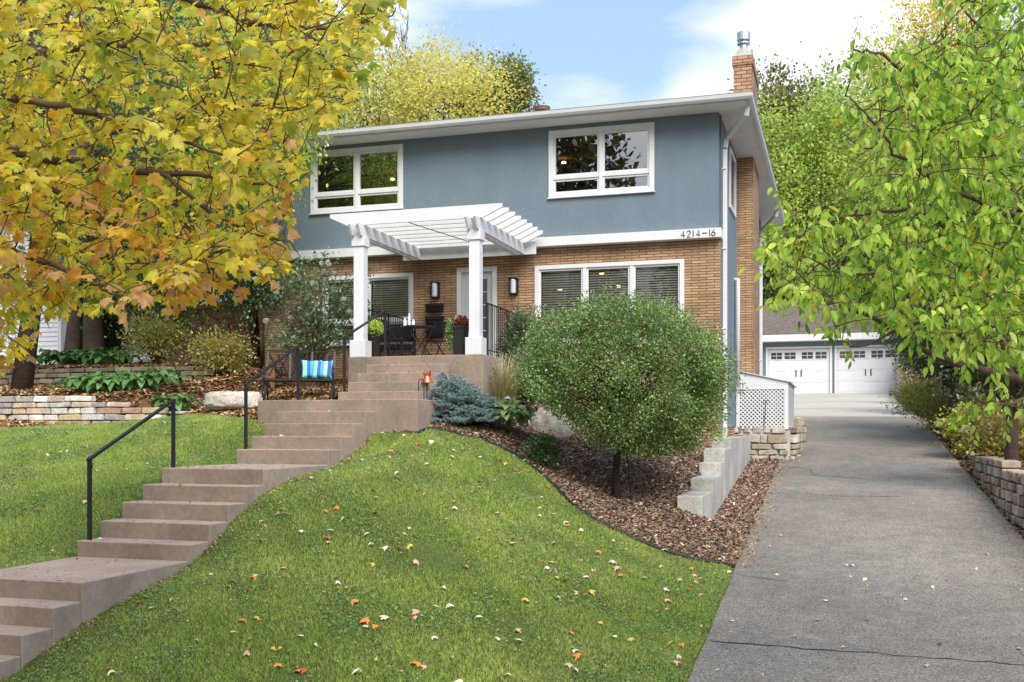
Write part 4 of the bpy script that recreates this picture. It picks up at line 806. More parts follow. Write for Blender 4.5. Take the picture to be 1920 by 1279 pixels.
# ------------------------------------------------------------------ foreground maple
def inside(px, py, poly): return inpoly(np.asarray(px, float), np.asarray(py, float), poly)
def branches(defs):
    P = []; b = MB()
    for pts, r0, r1 in defs:
        w = [pix(x, y, D=d) for x, y, d in pts]; m = len(w); sm = []
        for i in range(m - 1):
            a0 = w[max(i - 1, 0)]; a1 = w[i]; a2 = w[i + 1]; a3 = w[min(i + 2, m - 1)]
            for t in np.linspace(0, 1, 5, endpoint=False):
                sm.append(.5 * ((2 * a1) + (a2 - a0) * t + (2 * a0 - 5 * a1 + 4 * a2 - a3) * t * t + (3 * a1 - a0 - 3 * a2 + a3) * t ** 3) + Vector((random.gauss(0, .006),) * 3))
        sm.append(w[-1]); b.tube(sm, list(np.linspace(r0, r1, len(sm))), 8); P += sm
    return b, P
def attach(CP, SKn):
    """grow outwards from the limbs: every cluster hangs on the nearest limb or earlier cluster"""
    d0 = np.sqrt(((CP[:, None] - SKn[None]) ** 2).sum(-1)).min(1); o = np.argsort(d0); C = CP[o]; pool = np.concatenate([SKn, C]); cost = np.concatenate([np.zeros(len(SKn)), np.zeros(len(C))]); src = []
    for i in range(len(C)):
        m = len(SKn) + i; d = np.sqrt(((pool[:m] - C[i]) ** 2).sum(1)) + .35 * cost[:m]; j = int(np.argmin(d)); src.append(pool[j]); cost[m] = cost[j] + np.linalg.norm(pool[j] - C[i])
    return C, o, np.array(src)
mx0 = pix(-420, 800, D=6.0); gz0 = g1(mx0.x, mx0.y)
MT = root('maple_tree', (mx0.x, mx0.y, gz0), 'big maple with yellow and orange autumn leaves reaching in from the left foreground', 'tree')
md = [([(-420, 500, 6), (-150, 330, 6), (0, 318, 6), (70, 332, 6), (120, 362, 6), (200, 415, 5.8), (300, 470, 5.6), (400, 505, 5.5)], .06, .006),
      ([(-420, 350, 6), (-100, 270, 6.3), (60, 290, 6.3), (130, 300, 6.3), (200, 316, 6.2), (300, 322, 6.1), (420, 332, 6), (530, 352, 5.9)], .06, .005),
      ([(-420, 200, 6), (-100, 130, 6), (75, 97, 6), (190, 84, 6), (290, 80, 6), (400, 84, 6), (480, 80, 6)], .05, .005),
      ([(-300, -150, 6.5), (100, -90, 6.6), (350, -4, 6.6), (420, 20, 6.6), (490, 42, 6.5), (560, 52, 6.5), (640, 50, 6.5), (735, 30, 6.4)], .05, .004),
      ([(120, 300, 6.3), (200, 250, 6.7), (330, 220, 6.9), (450, 200, 7), (560, 190, 7), (640, 160, 7)], .03, .004),
      ([(-300, 480, 6), (-60, 470, 5), (60, 480, 5), (150, 520, 5), (240, 560, 5)], .03, .005),
      ([(490, 42, 6.5), (520, 100, 6.4), (560, 160, 6.4), (590, 200, 6.4)], .012, .003), ([(300, 322, 6.1), (400, 400, 5.8), (480, 440, 5.7), (545, 455, 5.6)], .015, .003),
      ([(400, 84, 6), (400, 160, 6.2), (408, 230, 6.2)], .01, .003), ([(0, 180, 5), (120, 200, 5), (260, 240, 5.2), (420, 290, 5.3), (540, 320, 5.4)], .02, .003)]
bb, SK = branches(md)
bb.tube([Vector((mx0.x, mx0.y, gz0 - .3)), Vector((mx0.x, mx0.y, gz0 + 1.5)), pix(-420, 500, D=6), pix(-420, 200, D=6), pix(-360, -250, D=6.3)], [.26, .2, .17, .14, .06], 12)
MPX = [(-160, -60), (745, -60), (752, 18), (725, 40), (715, 75), (690, 95), (672, 118), (655, 190), (635, 215), (590, 235), (560, 262), (572, 325), (545, 360), (530, 395), (545, 425), (530, 470), (540, 500), (500, 522), (430, 545), (380, 545), (330, 575), (300, 555), (250, 560), (200, 590), (160, 575), (120, 590), (70, 600), (55, 640), (60, 690), (0, 700), (-160, 720)]
n = 4300; cx_ = rng.uniform(-160, 755, n * 2); cy_ = rng.uniform(-60, 720, n * 2); k = inside(cx_, cy_, MPX) & ~((cy_ > 560) & (rng.random(n * 2) < .45)); cx_, cy_ = cx_[k][:2450], cy_[k][:2450]; n = len(cx_)
cd = np.where(rng.random(n) < .2, rng.uniform(4.4, 5.6, n), rng.uniform(5.4, 10.5, n)); u_ = (cx_ - CX) / FPX; v_ = (HY - cy_) / FPX
CP = np.stack([cd * (u_ * CA - SA), cd * (CA + u_ * SA), cd * v_], 1); SKn = np.array([tuple(p) for p in SK])
LP, LT_, LN, LC, LSz = [], [], [], [], []
c_y, c_yg, c_g, c_o, c_p = np.array((.95, .74, .06)), np.array((.92, .80, .09)), np.array((.38, .58, .08)), np.array((.88, .40, .05)), np.array((.90, .50, .28))
kp = np.array([noise.noise(Vector(p) * 1.9) > -.22 or random.random() < .35 for p in CP.tolist()]); CP, cx_, cy_ = CP[kp], cx_[kp], cy_[kp]; n = len(CP)
CP, ORD, SRC = attach(CP, SKn); cx_, cy_ = cx_[ORD], cy_[ORD]
for i in range(n):
    c = Vector(CP[i].tolist()); s = Vector(SRC[i].tolist()); L_ = (c - s).length
    mid = s.lerp(c, .5) + Vector((random.gauss(0, .05), random.gauss(0, .05), .06 * L_)) + Vector((0, 0, -.02))
    bb.tube([s, mid, c], [.0045, .0032, .0016], 4, cap=False)
    edge = 0 + .9 * (cx_[i] > 480 and cy_[i] > 240) + .7 * (cy_[i] > 480) + .5 * (cy_[i] > 380); lower = cy_[i] > 420
    dirc = (c - s).normalized() if L_ > .01 else Vector((1, 0, 0)); nl = random.choice((3, 4, 5, 6))
    sn = noise.noise(c * 1.5) * 1.3; og = noise.noise(c * 1.1 + Vector((9, 3, 1))) * 1.6; hue = min(max(.5 + sn + random.gauss(0, .16) + .10 * (cy_[i] > 350) - .12 * (cy_[i] < 200), 0), 1)
    for q in range(nl):
        out_ = (dirc * .7 + Vector((random.gauss(0, .75), random.gauss(0, .75), random.gauss(-.35, .3)))).normalized()
        st_ = c - dirc * random.random() * .16; p = st_ + out_ * random.uniform(.03, .08)
        bb.tube([st_, p], [.0016, .0012], 3, cap=False)
        LP.append(tuple(p)); LT_.append(tuple(out_ + Vector((0, 0, -.35)))); LN.append((random.gauss(0, .45) - .1, random.gauss(0, .45) - .55, .75 + random.gauss(0, .3)))
        h = hue * .72 + random.random() * .28
        po = max(.02, .05 + .16 * edge + .30 * max(0, og - .05))
        if h < .30 - .10 * edge: col = c_g * .6 + c_yg * .4
        elif h < .74 - .18 * edge: col = c_yg
        elif h < 1 - po: col = c_y
        else: col = c_o if random.random() < .55 else c_p
        if random.random() < .06 + .25 * (sn < -.3): col = c_g
        mixr = random.random() * .5; col = col * (1 - mixr) + (c_y if random.random() < .6 else c_yg) * mixr
        LC.append(np.clip(col * random.uniform(.72, 1.12), 0, .95)); LSz.append(random.triangular(.036, .100, .058))
bb.build('trunk', M['twig'], MT, smooth=True)
V, F, Cc = leaf_arrays(*MAPLE, LP, np.array(LT_), np.array(LN), np.array(LSz), np.array(LC))
# leaf tips a little warmer than their centres, as on turning leaves
nv = len(MAPLE[0]); tipm = np.tile((np.arange(nv) < nv - 1).astype(float), len(LP))[:, None]; Cc = Cc * (1 - .25 * tipm) + np.clip(Cc * np.array([1.25, .85, .8]), 0, .95) * .25 * tipm
fastmesh('crown', V, F, M['maple'], Cc, MT)
# ------------------------------------------------------------------ foreground leafy tree on the right
tb = pix(2330, 1000, D=7.2); tbz = g1(tb.x, tb.y)
CT = root('cherry_tree', (tb.x, tb.y, tbz), 'leafy green tree with drooping oval leaves reaching in over the driveway from the right', 'tree')
cdf = [([(2330, 760, 7.2), (2100, 780, 7), (1960, 730, 6.8), (1895, 706, 6.7), (1810, 686, 6.5), (1745, 664, 6.4), (1650, 600, 6.3), (1560, 570, 6.2), (1470, 545, 6.1)], .042, .004),
       ([(1895, 710, 6.7), (1884, 640, 6.7), (1882, 560, 6.7), (1850, 490, 6.6), (1780, 430, 6.5), (1700, 395, 6.4), (1600, 405, 6.3), (1510, 420, 6.2)], .026, .004),
       ([(2330, 500, 7.2), (2050, 480, 7), (1930, 410, 6.8), (1880, 330, 6.7), (1820, 240, 6.6), (1740, 180, 6.5), (1665, 110, 6.4), (1600, 92, 6.3)], .045, .004),
       ([(1930, 410, 6.8), (1850, 385, 6.3), (1760, 340, 6.1), (1680, 285, 6), (1620, 210, 6), (1585, 180, 6)], .02, .004),
       ([(2330, 300, 7.2), (2050, 280, 7), (1930, 180, 6.8), (1870, 90, 6.7), (1800, 10, 6.6)], .04, .004), ([(1882, 620, 6.7), (1800, 596, 6.2), (1700, 610, 6), (1620, 650, 5.9), (1570, 640, 5.9)], .016, .004),
       ([(1960, 730, 6.8), (1880, 760, 6.2), (1820, 745, 6), (1780, 770, 6)], .012, .003), ([(1820, 240, 6.6), (1740, 250, 6.3), (1640, 280, 6.2), (1580, 250, 6.2)], .012, .003), ([(1780, 430, 6.5), (1680, 500, 6.3), (1580, 510, 6.2), (1480, 470, 6.1)], .014, .003)]
bb, SK = branches(cdf); SKn = np.array([tuple(p) for p in SK])
bb.tube([Vector((tb.x, tb.y, tbz - .3)), pix(2330, 760, D=7.2), pix(2330, 300, D=7.2), pix(2300, -200, D=7.2)], [.22, .16, .12, .05], 12)
CPX = [(1990, -60), (1785, -60), (1790, 10), (1960, 20), (1900, 40), (1800, 75), (1745, 80), (1700, 110), (1590, 78), (1585, 150), (1640, 170), (1570, 190), (1560, 215), (1640, 250), (1650, 300), (1600, 300), (1640, 350), (1560, 370), (1480, 400), (1500, 430), (1440, 440), (1470, 500), (1430, 540), (1440, 565), (1500, 570), (1550, 585), (1575, 640), (1600, 600), (1660, 600), (1740, 625), (1800, 650), (1850, 650), (1990, 680)]
n0 = 8000; cx_ = rng.uniform(1430, 1990, n0); cy_ = rng.uniform(-60, 780, n0); k = inside(cx_, cy_, CPX)
k &= ~((cx_ < 1640) & (cy_ > 180) & (cy_ < 400) & (rng.random(n0) < .55)) & ~((cx_ < 1700) & (cy_ > 60) & (rng.random(n0) < .25)) & ~((cx_ < 1690) & (cy_ < 420) & (rng.random(n0) < .5)) & ~((cx_ < 1600) & (rng.random(n0) < .3)); cx_, cy_ = cx_[k][:1650], cy_[k][:1650]
ex = rng.uniform(1790, 1920, 14); cx_ = np.concatenate([cx_, ex]); cy_ = np.concatenate([cy_, rng.uniform(730, 790, 14)]); n = len(cx_)
cd = rng.uniform(5.2, 7.9, n); u_ = (cx_ - CX) / FPX; v_ = (HY - cy_) / FPX; CP = np.stack([cd * (u_ * CA - SA), cd * (CA + u_ * SA), cd * v_], 1)
LP, LT_, LN, LC, LSz = [], [], [], [], []
kp = np.array([noise.noise(Vector(p) * 2.1) > -.18 or random.random() < .3 for p in CP.tolist()]); CP = CP[kp]; n = len(CP)
CP, ORD, SRC = attach(CP, SKn)
for i in range(n):
    c = Vector(CP[i].tolist()); s = Vector(SRC[i].tolist()); L_ = (c - s).length
    dirc = (c - s).normalized() if L_ > .01 else Vector((-1, 0, 0)); e = c + (dirc * .16 + Vector((random.gauss(-.03, .07), random.gauss(0, .07), random.gauss(-.01, .07))))
    bb.tube([s, s.lerp(c, .5) + Vector((0, 0, .05 * L_)), c, e], [.0045, .0035, .0025, .0012], 4, cap=False); nl = random.choice((6, 7, 8, 9)); tone = random.random()
    for q in range(nl):
        f = q / nl; st_ = c.lerp(e, f) if q > 1 else s.lerp(c, random.uniform(.6, 1)); side = 1 if q % 2 else -1
        out_ = (dirc * .25 + Vector((side * random.uniform(.1, .5), random.gauss(0, .3), random.uniform(-1.15, -.25)))).normalized(); p = st_ + out_ * .015
        LP.append(tuple(p)); LT_.append(tuple(out_)); LN.append((random.gauss(0, .5), random.gauss(-.7, .4), .45 + random.gauss(0, .3)))
        r = random.random()
        col = np.array((.70, .52, .03)) if r < .012 else np.array((.70, .84, .14)) if r < .26 + .28 * tone else np.array((.45, .67, .08)) if r < .82 else np.array((.20, .38, .045))
        LC.append(col * random.uniform(.75, 1.2)); LSz.append(random.triangular(.038, .092, .06))
bb.build('trunk', M['twig'], CT, smooth=True)
V, F, Cc = leaf_arrays(*OVATE, LP, np.array(LT_), np.array(LN), np.array(LSz), np.array(LC)); fastmesh('crown', V, F, M['cherry'], Cc, CT)
# ------------------------------------------------------------------ right bank: cedars and undergrowth
DKG = [(.06, .11, .035), (.09, .14, .045), (.04, .075, .025)]
def tz(px, py, Y): p = pix(px, py, Y=Y); return p.x, g1(p.x, Y)
for k, (px, pyb, Y, r, ccx, ccy, rx, rz, lab) in enumerate((
        (1903, 872, 19.5, .13, 1900, 640, 1.1, .8, 'dark trunked cedar at the right edge above the stone wall'),
        (1788, 825, 27, .09, 1790, 640, 1.2, .75, 'slender cedar with a dark trunk, left of the yellow shrub'),
        (1776, 800, 30, .10, 1775, 600, 1.3, 1.2, 'slender cedar behind the yellow undergrowth, second from the driveway'),
        (1806, 810, 29, .15, 1830, 590, 1.6, 1.3, 'thicker cedar among the yellow undergrowth'), (1738, 760, 36, .12, 1750, 640, 1.1, 1.1, 'cedar nearest the concrete pad'), (1850, 780, 26, .1, 1870, 580, 1.5, 1.3, 'cedar in the shade behind the right stone wall'))):
    x, z = tz(px, pyb, Y); c = pix(ccx, ccy, Y=Y)
    tree('cedar_tree', lab, (x, Y, z), (c.x, Y + .3, c.z), (rx, rx * .8, rz), 9000, .085, DKG, group='cedars on the right bank', trunk_r=r, bark='darkbark', clumps=70, cr=.2, lm='needle', limbs=25)
for k, (px, py, Y, rx, rz, n, pl, lab) in enumerate((
        (1840, 825, 24.9, .85, .5, 5200, [(.42, .48, .05), (.30, .38, .04), (.50, .46, .08)], 'bright yellow green shrub at the corner of the right stone wall'),
        (1760, 780, 31, 1.1, .65, 5500, [(.34, .36, .05), (.22, .28, .04), (.45, .38, .06)], 'yellowing undergrowth beside the driveway between the cedars'),
        (1728, 730, 36, .8, .6, 3500, [(.20, .26, .04), (.30, .28, .05), (.36, .2, .08)], 'green and rusty undergrowth beside the concrete pad'),
        (1880, 800, 22.4, .7, .5, 3600, [(.40, .36, .06), (.28, .30, .05), (.4, .24, .07)], 'pale yellow and brown shrub behind the right stone wall'),
        (1715, 650, 42, .7, 1.0, 3500, [(.36, .24, .10), (.24, .26, .05), (.40, .30, .08)], 'rusty vine covered shrub at the right corner of the garage'),
        (1830, 765, 28.5, 1.3, .6, 5000, [(.30, .34, .06), (.16, .22, .04), (.40, .32, .08)], 'mixed green and yellow brush between the cedar trunks'),
        (1925, 760, 25.5, 1.3, .9, 6000, [(.08, .14, .035), (.15, .21, .05)], 'dark green shrub behind the right edge cedar'))):
    p = pix(px, py, Y=Y); shrub('undergrowth_shrub', lab, (p.x, Y, g1(p.x, Y)), (rx, rx * .7, rz), n, .085, pl, group='undergrowth on the right bank', clumps=50)
# ------------------------------------------------------------------ round shrub tree on the mulch
p = hit(1155, 936); D_ = 15.7; c = pix(1160, 712, Y=p.y); TB = root('round_lilac_tree', p, 'large round dense green shrub trained on a thin trunk in the mulch bed', 'tree')
b = MB(); b.tube([p - Vector((0, 0, .1)), p + Vector((0, 0, .35)), p + Vector((.02, 0, .75)), Vector((c.x, c.y, c.z - .6))], [.075, .055, .05, .045], 10)
b.tube([p + Vector((.22, .05, -.1)), p + Vector((.18, .05, .5)), p + Vector((.1, 0, 1.0))], [.012, .01, .01], 6)
for k in range(160):
    d = sph(1)[0]
    if d[2] < 0 and d[0] < .1: d[2] = -d[2] * .6
    e = Vector((c.x + d[0] * 1.5, c.y + d[1] * 1.4, c.z + d[2] * 1.1)); s = Vector((c.x + random.gauss(0, .06), c.y, c.z - .75 + random.random() * .3)); b.tube([s, s.lerp(e, .5) + Vector((random.gauss(0, .08), random.gauss(0, .08), .1)), e], [.016, .009, .003], 4, cap=False)
b.build('trunk', M['darkbark'], TB, smooth=True)
n = 120000; nc = 800; d = sph(nc); rr = .58 + .42 * rng.random(nc) ** .45; R3 = np.array([1.60, 1.45, 1.20]); cl = np.array(c) + d * R3 * rr[:, None] * (1 + .05 * np.sin(d[:, :1] * 7 + d[:, 2:] * 9) + .07 * np.sin(d[:, :1] * 3.1 + 1.7 * d[:, 1:2] + 2) * np.cos(d[:, 2:] * 4) - .08 * np.maximum(0, d[:, 2:]) * np.abs(d[:, :1]) + rng.normal(0, .055, (nc, 1)) + .10 * (rng.random((nc, 1)) < .10)); cl[:, 2] = np.maximum(cl[:, 2], c.z - 1.05 + .0 * cl[:, 0])
i = rng.integers(0, nc, n); P = cl[i] + rng.normal(size=(n, 3)) * .095; k = (P[:, 2] > p.z + .62 + .1 * rng.random(n)) & (P[:, 0] > c.x - 1.62 + np.maximum(0, c.z + .1 - P[:, 2]) * 1.3 + .1 * rng.random(n)); P, i = P[k], i[k]; n = len(P)
gcol = pal([(.19, .30, .07), (.25, .36, .09), (.13, .20, .05), (.34, .43, .20)], n, jit=.2) * (1 + rng.normal(0, .14, nc))[i][:, None]
V, F, Cc = leaf_arrays(*QUAD, P, nrm(P - np.array(c)) + rng.normal(size=(n, 3)) * .7, sph(n) * .8 + np.array([0, -.2, .8]), .036 * rng.uniform(.7, 1.35, n), np.clip(gcol, .01, .9)); fastmesh('crown', V, F, M['shinyleaf'], Cc, TB)
# ------------------------------------------------------------------ shrubs beside the porch and under the trees
def sp(px, py): return hit(px, py)
def shr(name, lab, px, py, Y, rx, rz, n, ls, pl, **k): x = pix(px, py, Y=Y).x; return shrub(name, lab, (x, Y, g1(x, Y)), (rx, rx * .8, rz), n, ls, pl, **k)
shr('feathery_shrub', 'feathery blue green shrub climbing beside the right porch railing', 982, 640, 19.4, .5, .85, 12000, .05, [(.12, .20, .08), (.17, .25, .10), (.09, .15, .05)], clumps=120, cr=.14)
shr('feathery_shrub', 'green shrub between the tall grass and the round tree', 985, 700, 18.2, .5, .5, 9000, .05, [(.09, .16, .04), (.14, .2, .05)], clumps=70)
shr('low_shrub', 'small leafy green shrub at the edging in front of the pale boulder', 1018, 850, 15.0, .3, .24, 2200, .045, [(.10, .18, .05), (.15, .24, .07), (.07, .12, .03)], lift=.02, clumps=30)
shr('bronze_shrub', 'yellow bronze leaved shrub in front of the brown fence', 412, 660, 19.6, .7, .5, 3400, .065, [(.58, .46, .10), (.44, .42, .10), (.32, .30, .07)], clumps=60, cr=.3, lift=.1, stems=30, inner=.2)
shr('bronze_shrub', 'loose olive bronze shrub between the hostas and the fence', 292, 668, 19.9, .75, .5, 3400, .065, [(.48, .42, .10), (.30, .34, .07), (.38, .36, .09)], clumps=60, cr=.3, stems=30, inner=.2)
shr('green_shrub', 'fine leaved green shrub above the lower hostas', 300, 575, 21.8, .8, .8, 7000, .06, [(.16, .27, .06), (.22, .33, .08), (.10, .17, .04)], clumps=90)
shr('green_shrub', 'dark green shrub between the twin trunks and the shed', 215, 610, 22.3, .45, .55, 6000, .06, [(.12, .22, .06), (.08, .16, .04)])
shr('evergreen_shrub', 'wispy dark evergreen in front of the fence beside the hydrangea', 470, 560, 20.6, .9, .5, 6500, .055, [(.10, .18, .06), (.15, .23, .08), (.06, .11, .04)], lm='needle', clumps=110, lift=1.45)
# hydrangea: bare twiggy middle, leaves and white heads at the ends
x = pix(575, 600, Y=18.9).x; hb = Vector((x, 18.9, g1(x, 18.9))); HYD = root('hydrangea_bush', hb, 'tall twiggy hydrangea with white flower heads leaning against the brick left of the porch', 'shrub'); b = MB(); ends = []
for k in range(120):
    tx = random.triangular(478, 700, 560); ty = random.uniform(480, 655) + max(0, (tx - 640)) * .5 - (max(0, 560 - tx) * .1); Yk = 18.9 + random.uniform(-.6, .9); e = pix(tx, ty, Y=Yk); s = hb + Vector((random.gauss(0, .12), random.gauss(0, .1), -.05)); m1 = s.lerp(e, .5) + Vector((random.gauss(0, .06), 0, .22)); b.tube([s, m1, e], [.012, .007, .003], 4, cap=False); ends.append(e)
    for _ in range(5): f = random.uniform(.4, .95); q = m1.lerp(e, f); e2 = q + Vector((random.gauss(0, .14), random.gauss(0, .14), random.uniform(-.05, .22))); b.tube([q, e2], [.003, .0015], 3, cap=False); ends.append(e2) if random.random() < .4 else None
b.build('stems', M['bark'], HYD)
E = np.array([tuple(e) for e in ends]); n = 4800; i = rng.integers(0, len(E), n); P = E[i] + rng.normal(size=(n, 3)) * .085
V, F, Cc = leaf_arrays(*DIAMOND, P, rng.normal(size=(n, 3)) + np.array([0, 0, -.2]), sph(n) * .6 + np.array([0, -.3, .8]), .085 * rng.uniform(.5, 1.2, n), pal([(.14, .25, .09), (.20, .33, .13), (.09, .16, .05)], n)); fastmesh('foliage', V, F, M['leaf'], Cc, HYD)
HP = [(583, 484), (603, 494), (615, 493), (627, 512), (560, 523), (644, 560), (654, 583), (478, 523), (498, 601), (586, 530), (519, 548), (656, 585), (545, 595), (607, 508), (590, 568)]
for px, py in HP:
    e = pix(px, py, Y=18.5 + random.uniform(-.2, .4)); n = 110; P = np.array(e) + sph(n) * .045 * rng.random((n, 1)) ** .3; V, F, Cc = leaf_arrays(*QUAD, P, sph(n), sph(n), .03, pal([(.66, .70, .55), (.74, .76, .66)], n, jit=.05)); fastmesh('flower_head', V, F, M['leaf'], Cc, HYD)
# ------------------------------------------------------------------ hostas
def hosta_tmpl():
    vs, fs = [], []
    for j, (y, wd, z) in enumerate(((0, .02, 0), (.18, .20, .14), (.45, .30, .22), (.75, .22, .12), (1.0, .02, -.10))):
        vs += [(-wd, y, z + wd * .15), (0, y, z - .02), (wd, y, z + wd * .15)]
        if j: a = 3 * (j - 1); fs += [(a, a + 1, a + 4, a + 3), (a + 1, a + 2, a + 5, a + 4)]
    return vs, fs
HT = hosta_tmpl()
def hosta(lab, pos, r, n, ls, pl, group):
    t = root('hosta_plant', pos, lab, 'plant', group); a = rng.uniform(0, 2 * math.pi, n); el = rng.uniform(-.1, .9, n); rad_ = r * rng.uniform(.1, .75, n)
    P = np.stack([pos[0] + np.cos(a) * rad_, pos[1] + np.sin(a) * rad_, pos[2] + .10 + r * .55 * (1 - (rad_ / r) ** 1.2) * rng.uniform(.5, 1.1, n)], 1)
    tip = np.stack([np.cos(a), np.sin(a), el * .6 - .35], 1) + rng.normal(size=(n, 3)) * .22; no = np.stack([-np.cos(a) * .2, -np.sin(a) * .2 - .1, np.ones(n)], 1) + rng.normal(size=(n, 3)) * .2
    V, F, Cc = leaf_arrays(*HT, P, tip, no, ls * rng.uniform(.7, 1.2, n), pal(pl, n, jit=.12)); o = fastmesh('leaves', V, F, M['shinyleaf'], Cc, t); o.data.polygons.foreach_set('use_smooth', [True] * len(o.data.polygons))
    b = MB()
    for q in range(min(n, 24)): b.tube([(pos[0] + random.gauss(0, .02), pos[1] + random.gauss(0, .02), pos[2] - .03), tuple(P[q])], [.006, .004], 4, cap=False)
    b.build('stalks', M['grass_stem'], t); return t
M['grass_stem'] = mat('stalk', lin(96, 128, 60), .6)
HG = [(.12, .24, .07), (.17, .31, .10), (.08, .17, .05)]
lows = [(150, 726), (178, 733), (205, 738), (235, 742), (262, 744), (290, 744), (318, 742), (338, 738), (190, 715), (250, 722), (305, 722)]
for k, (px, py) in enumerate(lows):
    Y = 16.45 + (.55 if k > 7 else 0) + .1 * (k % 2); x = pix(px, py, Y=Y).x; z = g1(x, Y)
    hosta(f'dark green hosta {["at the left end", "second from the left", "third from the left", "left of the middle", "in the middle", "right of the middle", "second from the right", "at the right end", "behind on the left", "behind in the middle", "behind on the right"][k]} of the lower hosta row', (x, Y, z + .02), .36, 34, .24, HG, 'hostas along the low stone wall')
for k, px in enumerate((68, 92, 116, 140, 163, 187, 210, 232)):
    Y = 20.1 + .2 * (k % 2); x = pix(px, 680, Y=Y).x
    hosta(f'hosta on top of the upper stone wall, {["first", "second", "third", "fourth", "fifth", "sixth", "seventh", "eighth"][k]} from the left', (x, Y, g1(x, Y) + .02), .42, 34, .26, HG, 'hostas above the upper stone wall')
q = hit(948, 818); hosta('broad leaved hosta clump between the blue spruce and the pale boulder', (q.x - .02, q.y + .18, q.z + .14), .50, 110, .22, [(.22, .38, .12), (.17, .30, .09), (.34, .46, .18)], None)
# ------------------------------------------------------------------ blue spruce
q = hit(850, 806); q = Vector((q.x, q.y + .55, g1(q.x, q.y + .55))); SPR = root('blue_spruce', q, 'low spreading blue spruce at the corner of the landing', 'shrub'); b = MB(); NP, ND = [], []
for k in range(190):
    h = random.random() ** .8; a = random.uniform(0, 2 * math.pi); peak = math.exp(-((math.cos(a) + .6) ** 2) * 2.2)
    hz = h * (.50 + .34 * peak); L_ = (.74 - .42 * h ** 1.5) * random.uniform(.75, 1.08); off = Vector((-.10 * h, 0, 0)); s = q + Vector((0, 0, hz * .55)) + off * .6
    e = q + off + Vector((math.cos(a) * L_, math.sin(a) * L_ * .75, max(.04, hz + random.uniform(-.05, .06)))); b.tube([s, s.lerp(e, .5) - Vector((0, 0, .03)), e], [.012, .008, .004], 4, cap=False)
    if True:
        for f in np.linspace(.3, 1, 8):
            p0 = s.lerp(e, f)
            for sg in (-1, 0, 1):
                ang = a + sg * .8 + random.gauss(0, .2); l2 = .13 * (1.25 - f * .5) if sg else .06; dr = Vector((math.cos(ang), math.sin(ang), random.gauss(.15, .2))); p1 = p0 + dr * l2
                b.tube([p0, p1], [.004, .003], 3, cap=False)
                for g in np.linspace(.1, 1, 5): NP.append(tuple(p0.lerp(p1, g))); ND.append(tuple(dr.normalized()))
b.build('branches', M['darkbark'], SPR)
NP = np.array(NP); ND = np.array(ND); rep = 9; P = np.repeat(NP, rep, 0) + rng.normal(size=(len(NP) * rep, 3)) * .004; dd = nrm(np.repeat(ND, rep, 0) * .7 + rng.normal(size=(len(P), 3)) * .75 + np.array([0, 0, .15])); n = len(P)
NEED = ([(-.07, 0, 0), (.07, 0, 0), (0, 1, 0)], [(0, 1, 2)])
V, F, Cc = leaf_arrays(*NEED, P, dd, sph(n), .032 * rng.uniform(.7, 1.2, n), pal([(.25, .37, .38), (.33, .46, .47), (.19, .29, .27)], n, jit=.12)); fastmesh('needles', V, F, M['needle'], Cc, SPR)
# ------------------------------------------------------------------ ornamental grass
x = pix(945, 720, Y=16.9).x; q = Vector((x, 16.9, g1(x, 16.9))); OG = root('tall_ornamental_grass', q, 'tall tan ornamental grass fountaining beside the porch corner', 'grass clump')
def blades(n, hmin, hmax, spread, wd, cols, lean=(0, 0)):
    Vs, Fs, Cs = [], [], []; 
    for k in range(n):
        a = random.uniform(0, 2 * math.pi); h = random.uniform(hmin, hmax); s = spread * random.uniform(.3, 1.1); bx, by = q.x + random.gauss(0, .06), q.y + random.gauss(0, .06); dx, dy = math.cos(a) * s + lean[0], math.sin(a) * s + lean[1]; px_, py_ = -math.sin(a), math.cos(a); col = random.choice(cols); o = len(Vs); f_ = random.uniform(.8, 1.2)
        for j, t in enumerate((0, .35, .65, .88, 1)):
            X, Y_, Z = bx + dx * t ** 1.8, by + dy * t ** 1.8, q.z + h * (1 - (1 - t) ** 1.6) - .12 * h * t ** 4; ww = wd * (1 - t * .85)
            Vs += [(X - px_ * ww, Y_ - py_ * ww, Z), (X + px_ * ww, Y_ + py_ * ww, Z)]; Cs += [[c_ * f_ for c_ in col]] * 2
            if j: Fs.append((o + 2 * j - 2, o + 2 * j - 1, o + 2 * j + 1, o + 2 * j))
    return np.array(Vs), np.array(Fs), np.array(Cs)
V, F, C = blades(900, .55, .95, .42, .0045, [(.38, .34, .12), (.50, .42, .20), (.26, .28, .08)]); fastmesh('blades', V, F, M['grass'], C, OG)
V, F, C = blades(170, 1.0, 1.35, .55, .006, [(.62, .50, .32), (.70, .58, .40)], (.18, 0)); fastmesh('seed_heads', V, F, M['grass'], C, OG)
q = hit(1905, 905); q = Vector((3.15, 16.4, g1(3.15, 16.4))); og2 = root('grass_tuft', q, 'bright green tuft of long grass on top of the right stone wall', 'grass clump'); V, F, C = blades(220, .25, .42, .3, .006, [(.16, .34, .04), (.25, .42, .06)]); fastmesh('blades', V, F, M['grass'], C, og2)
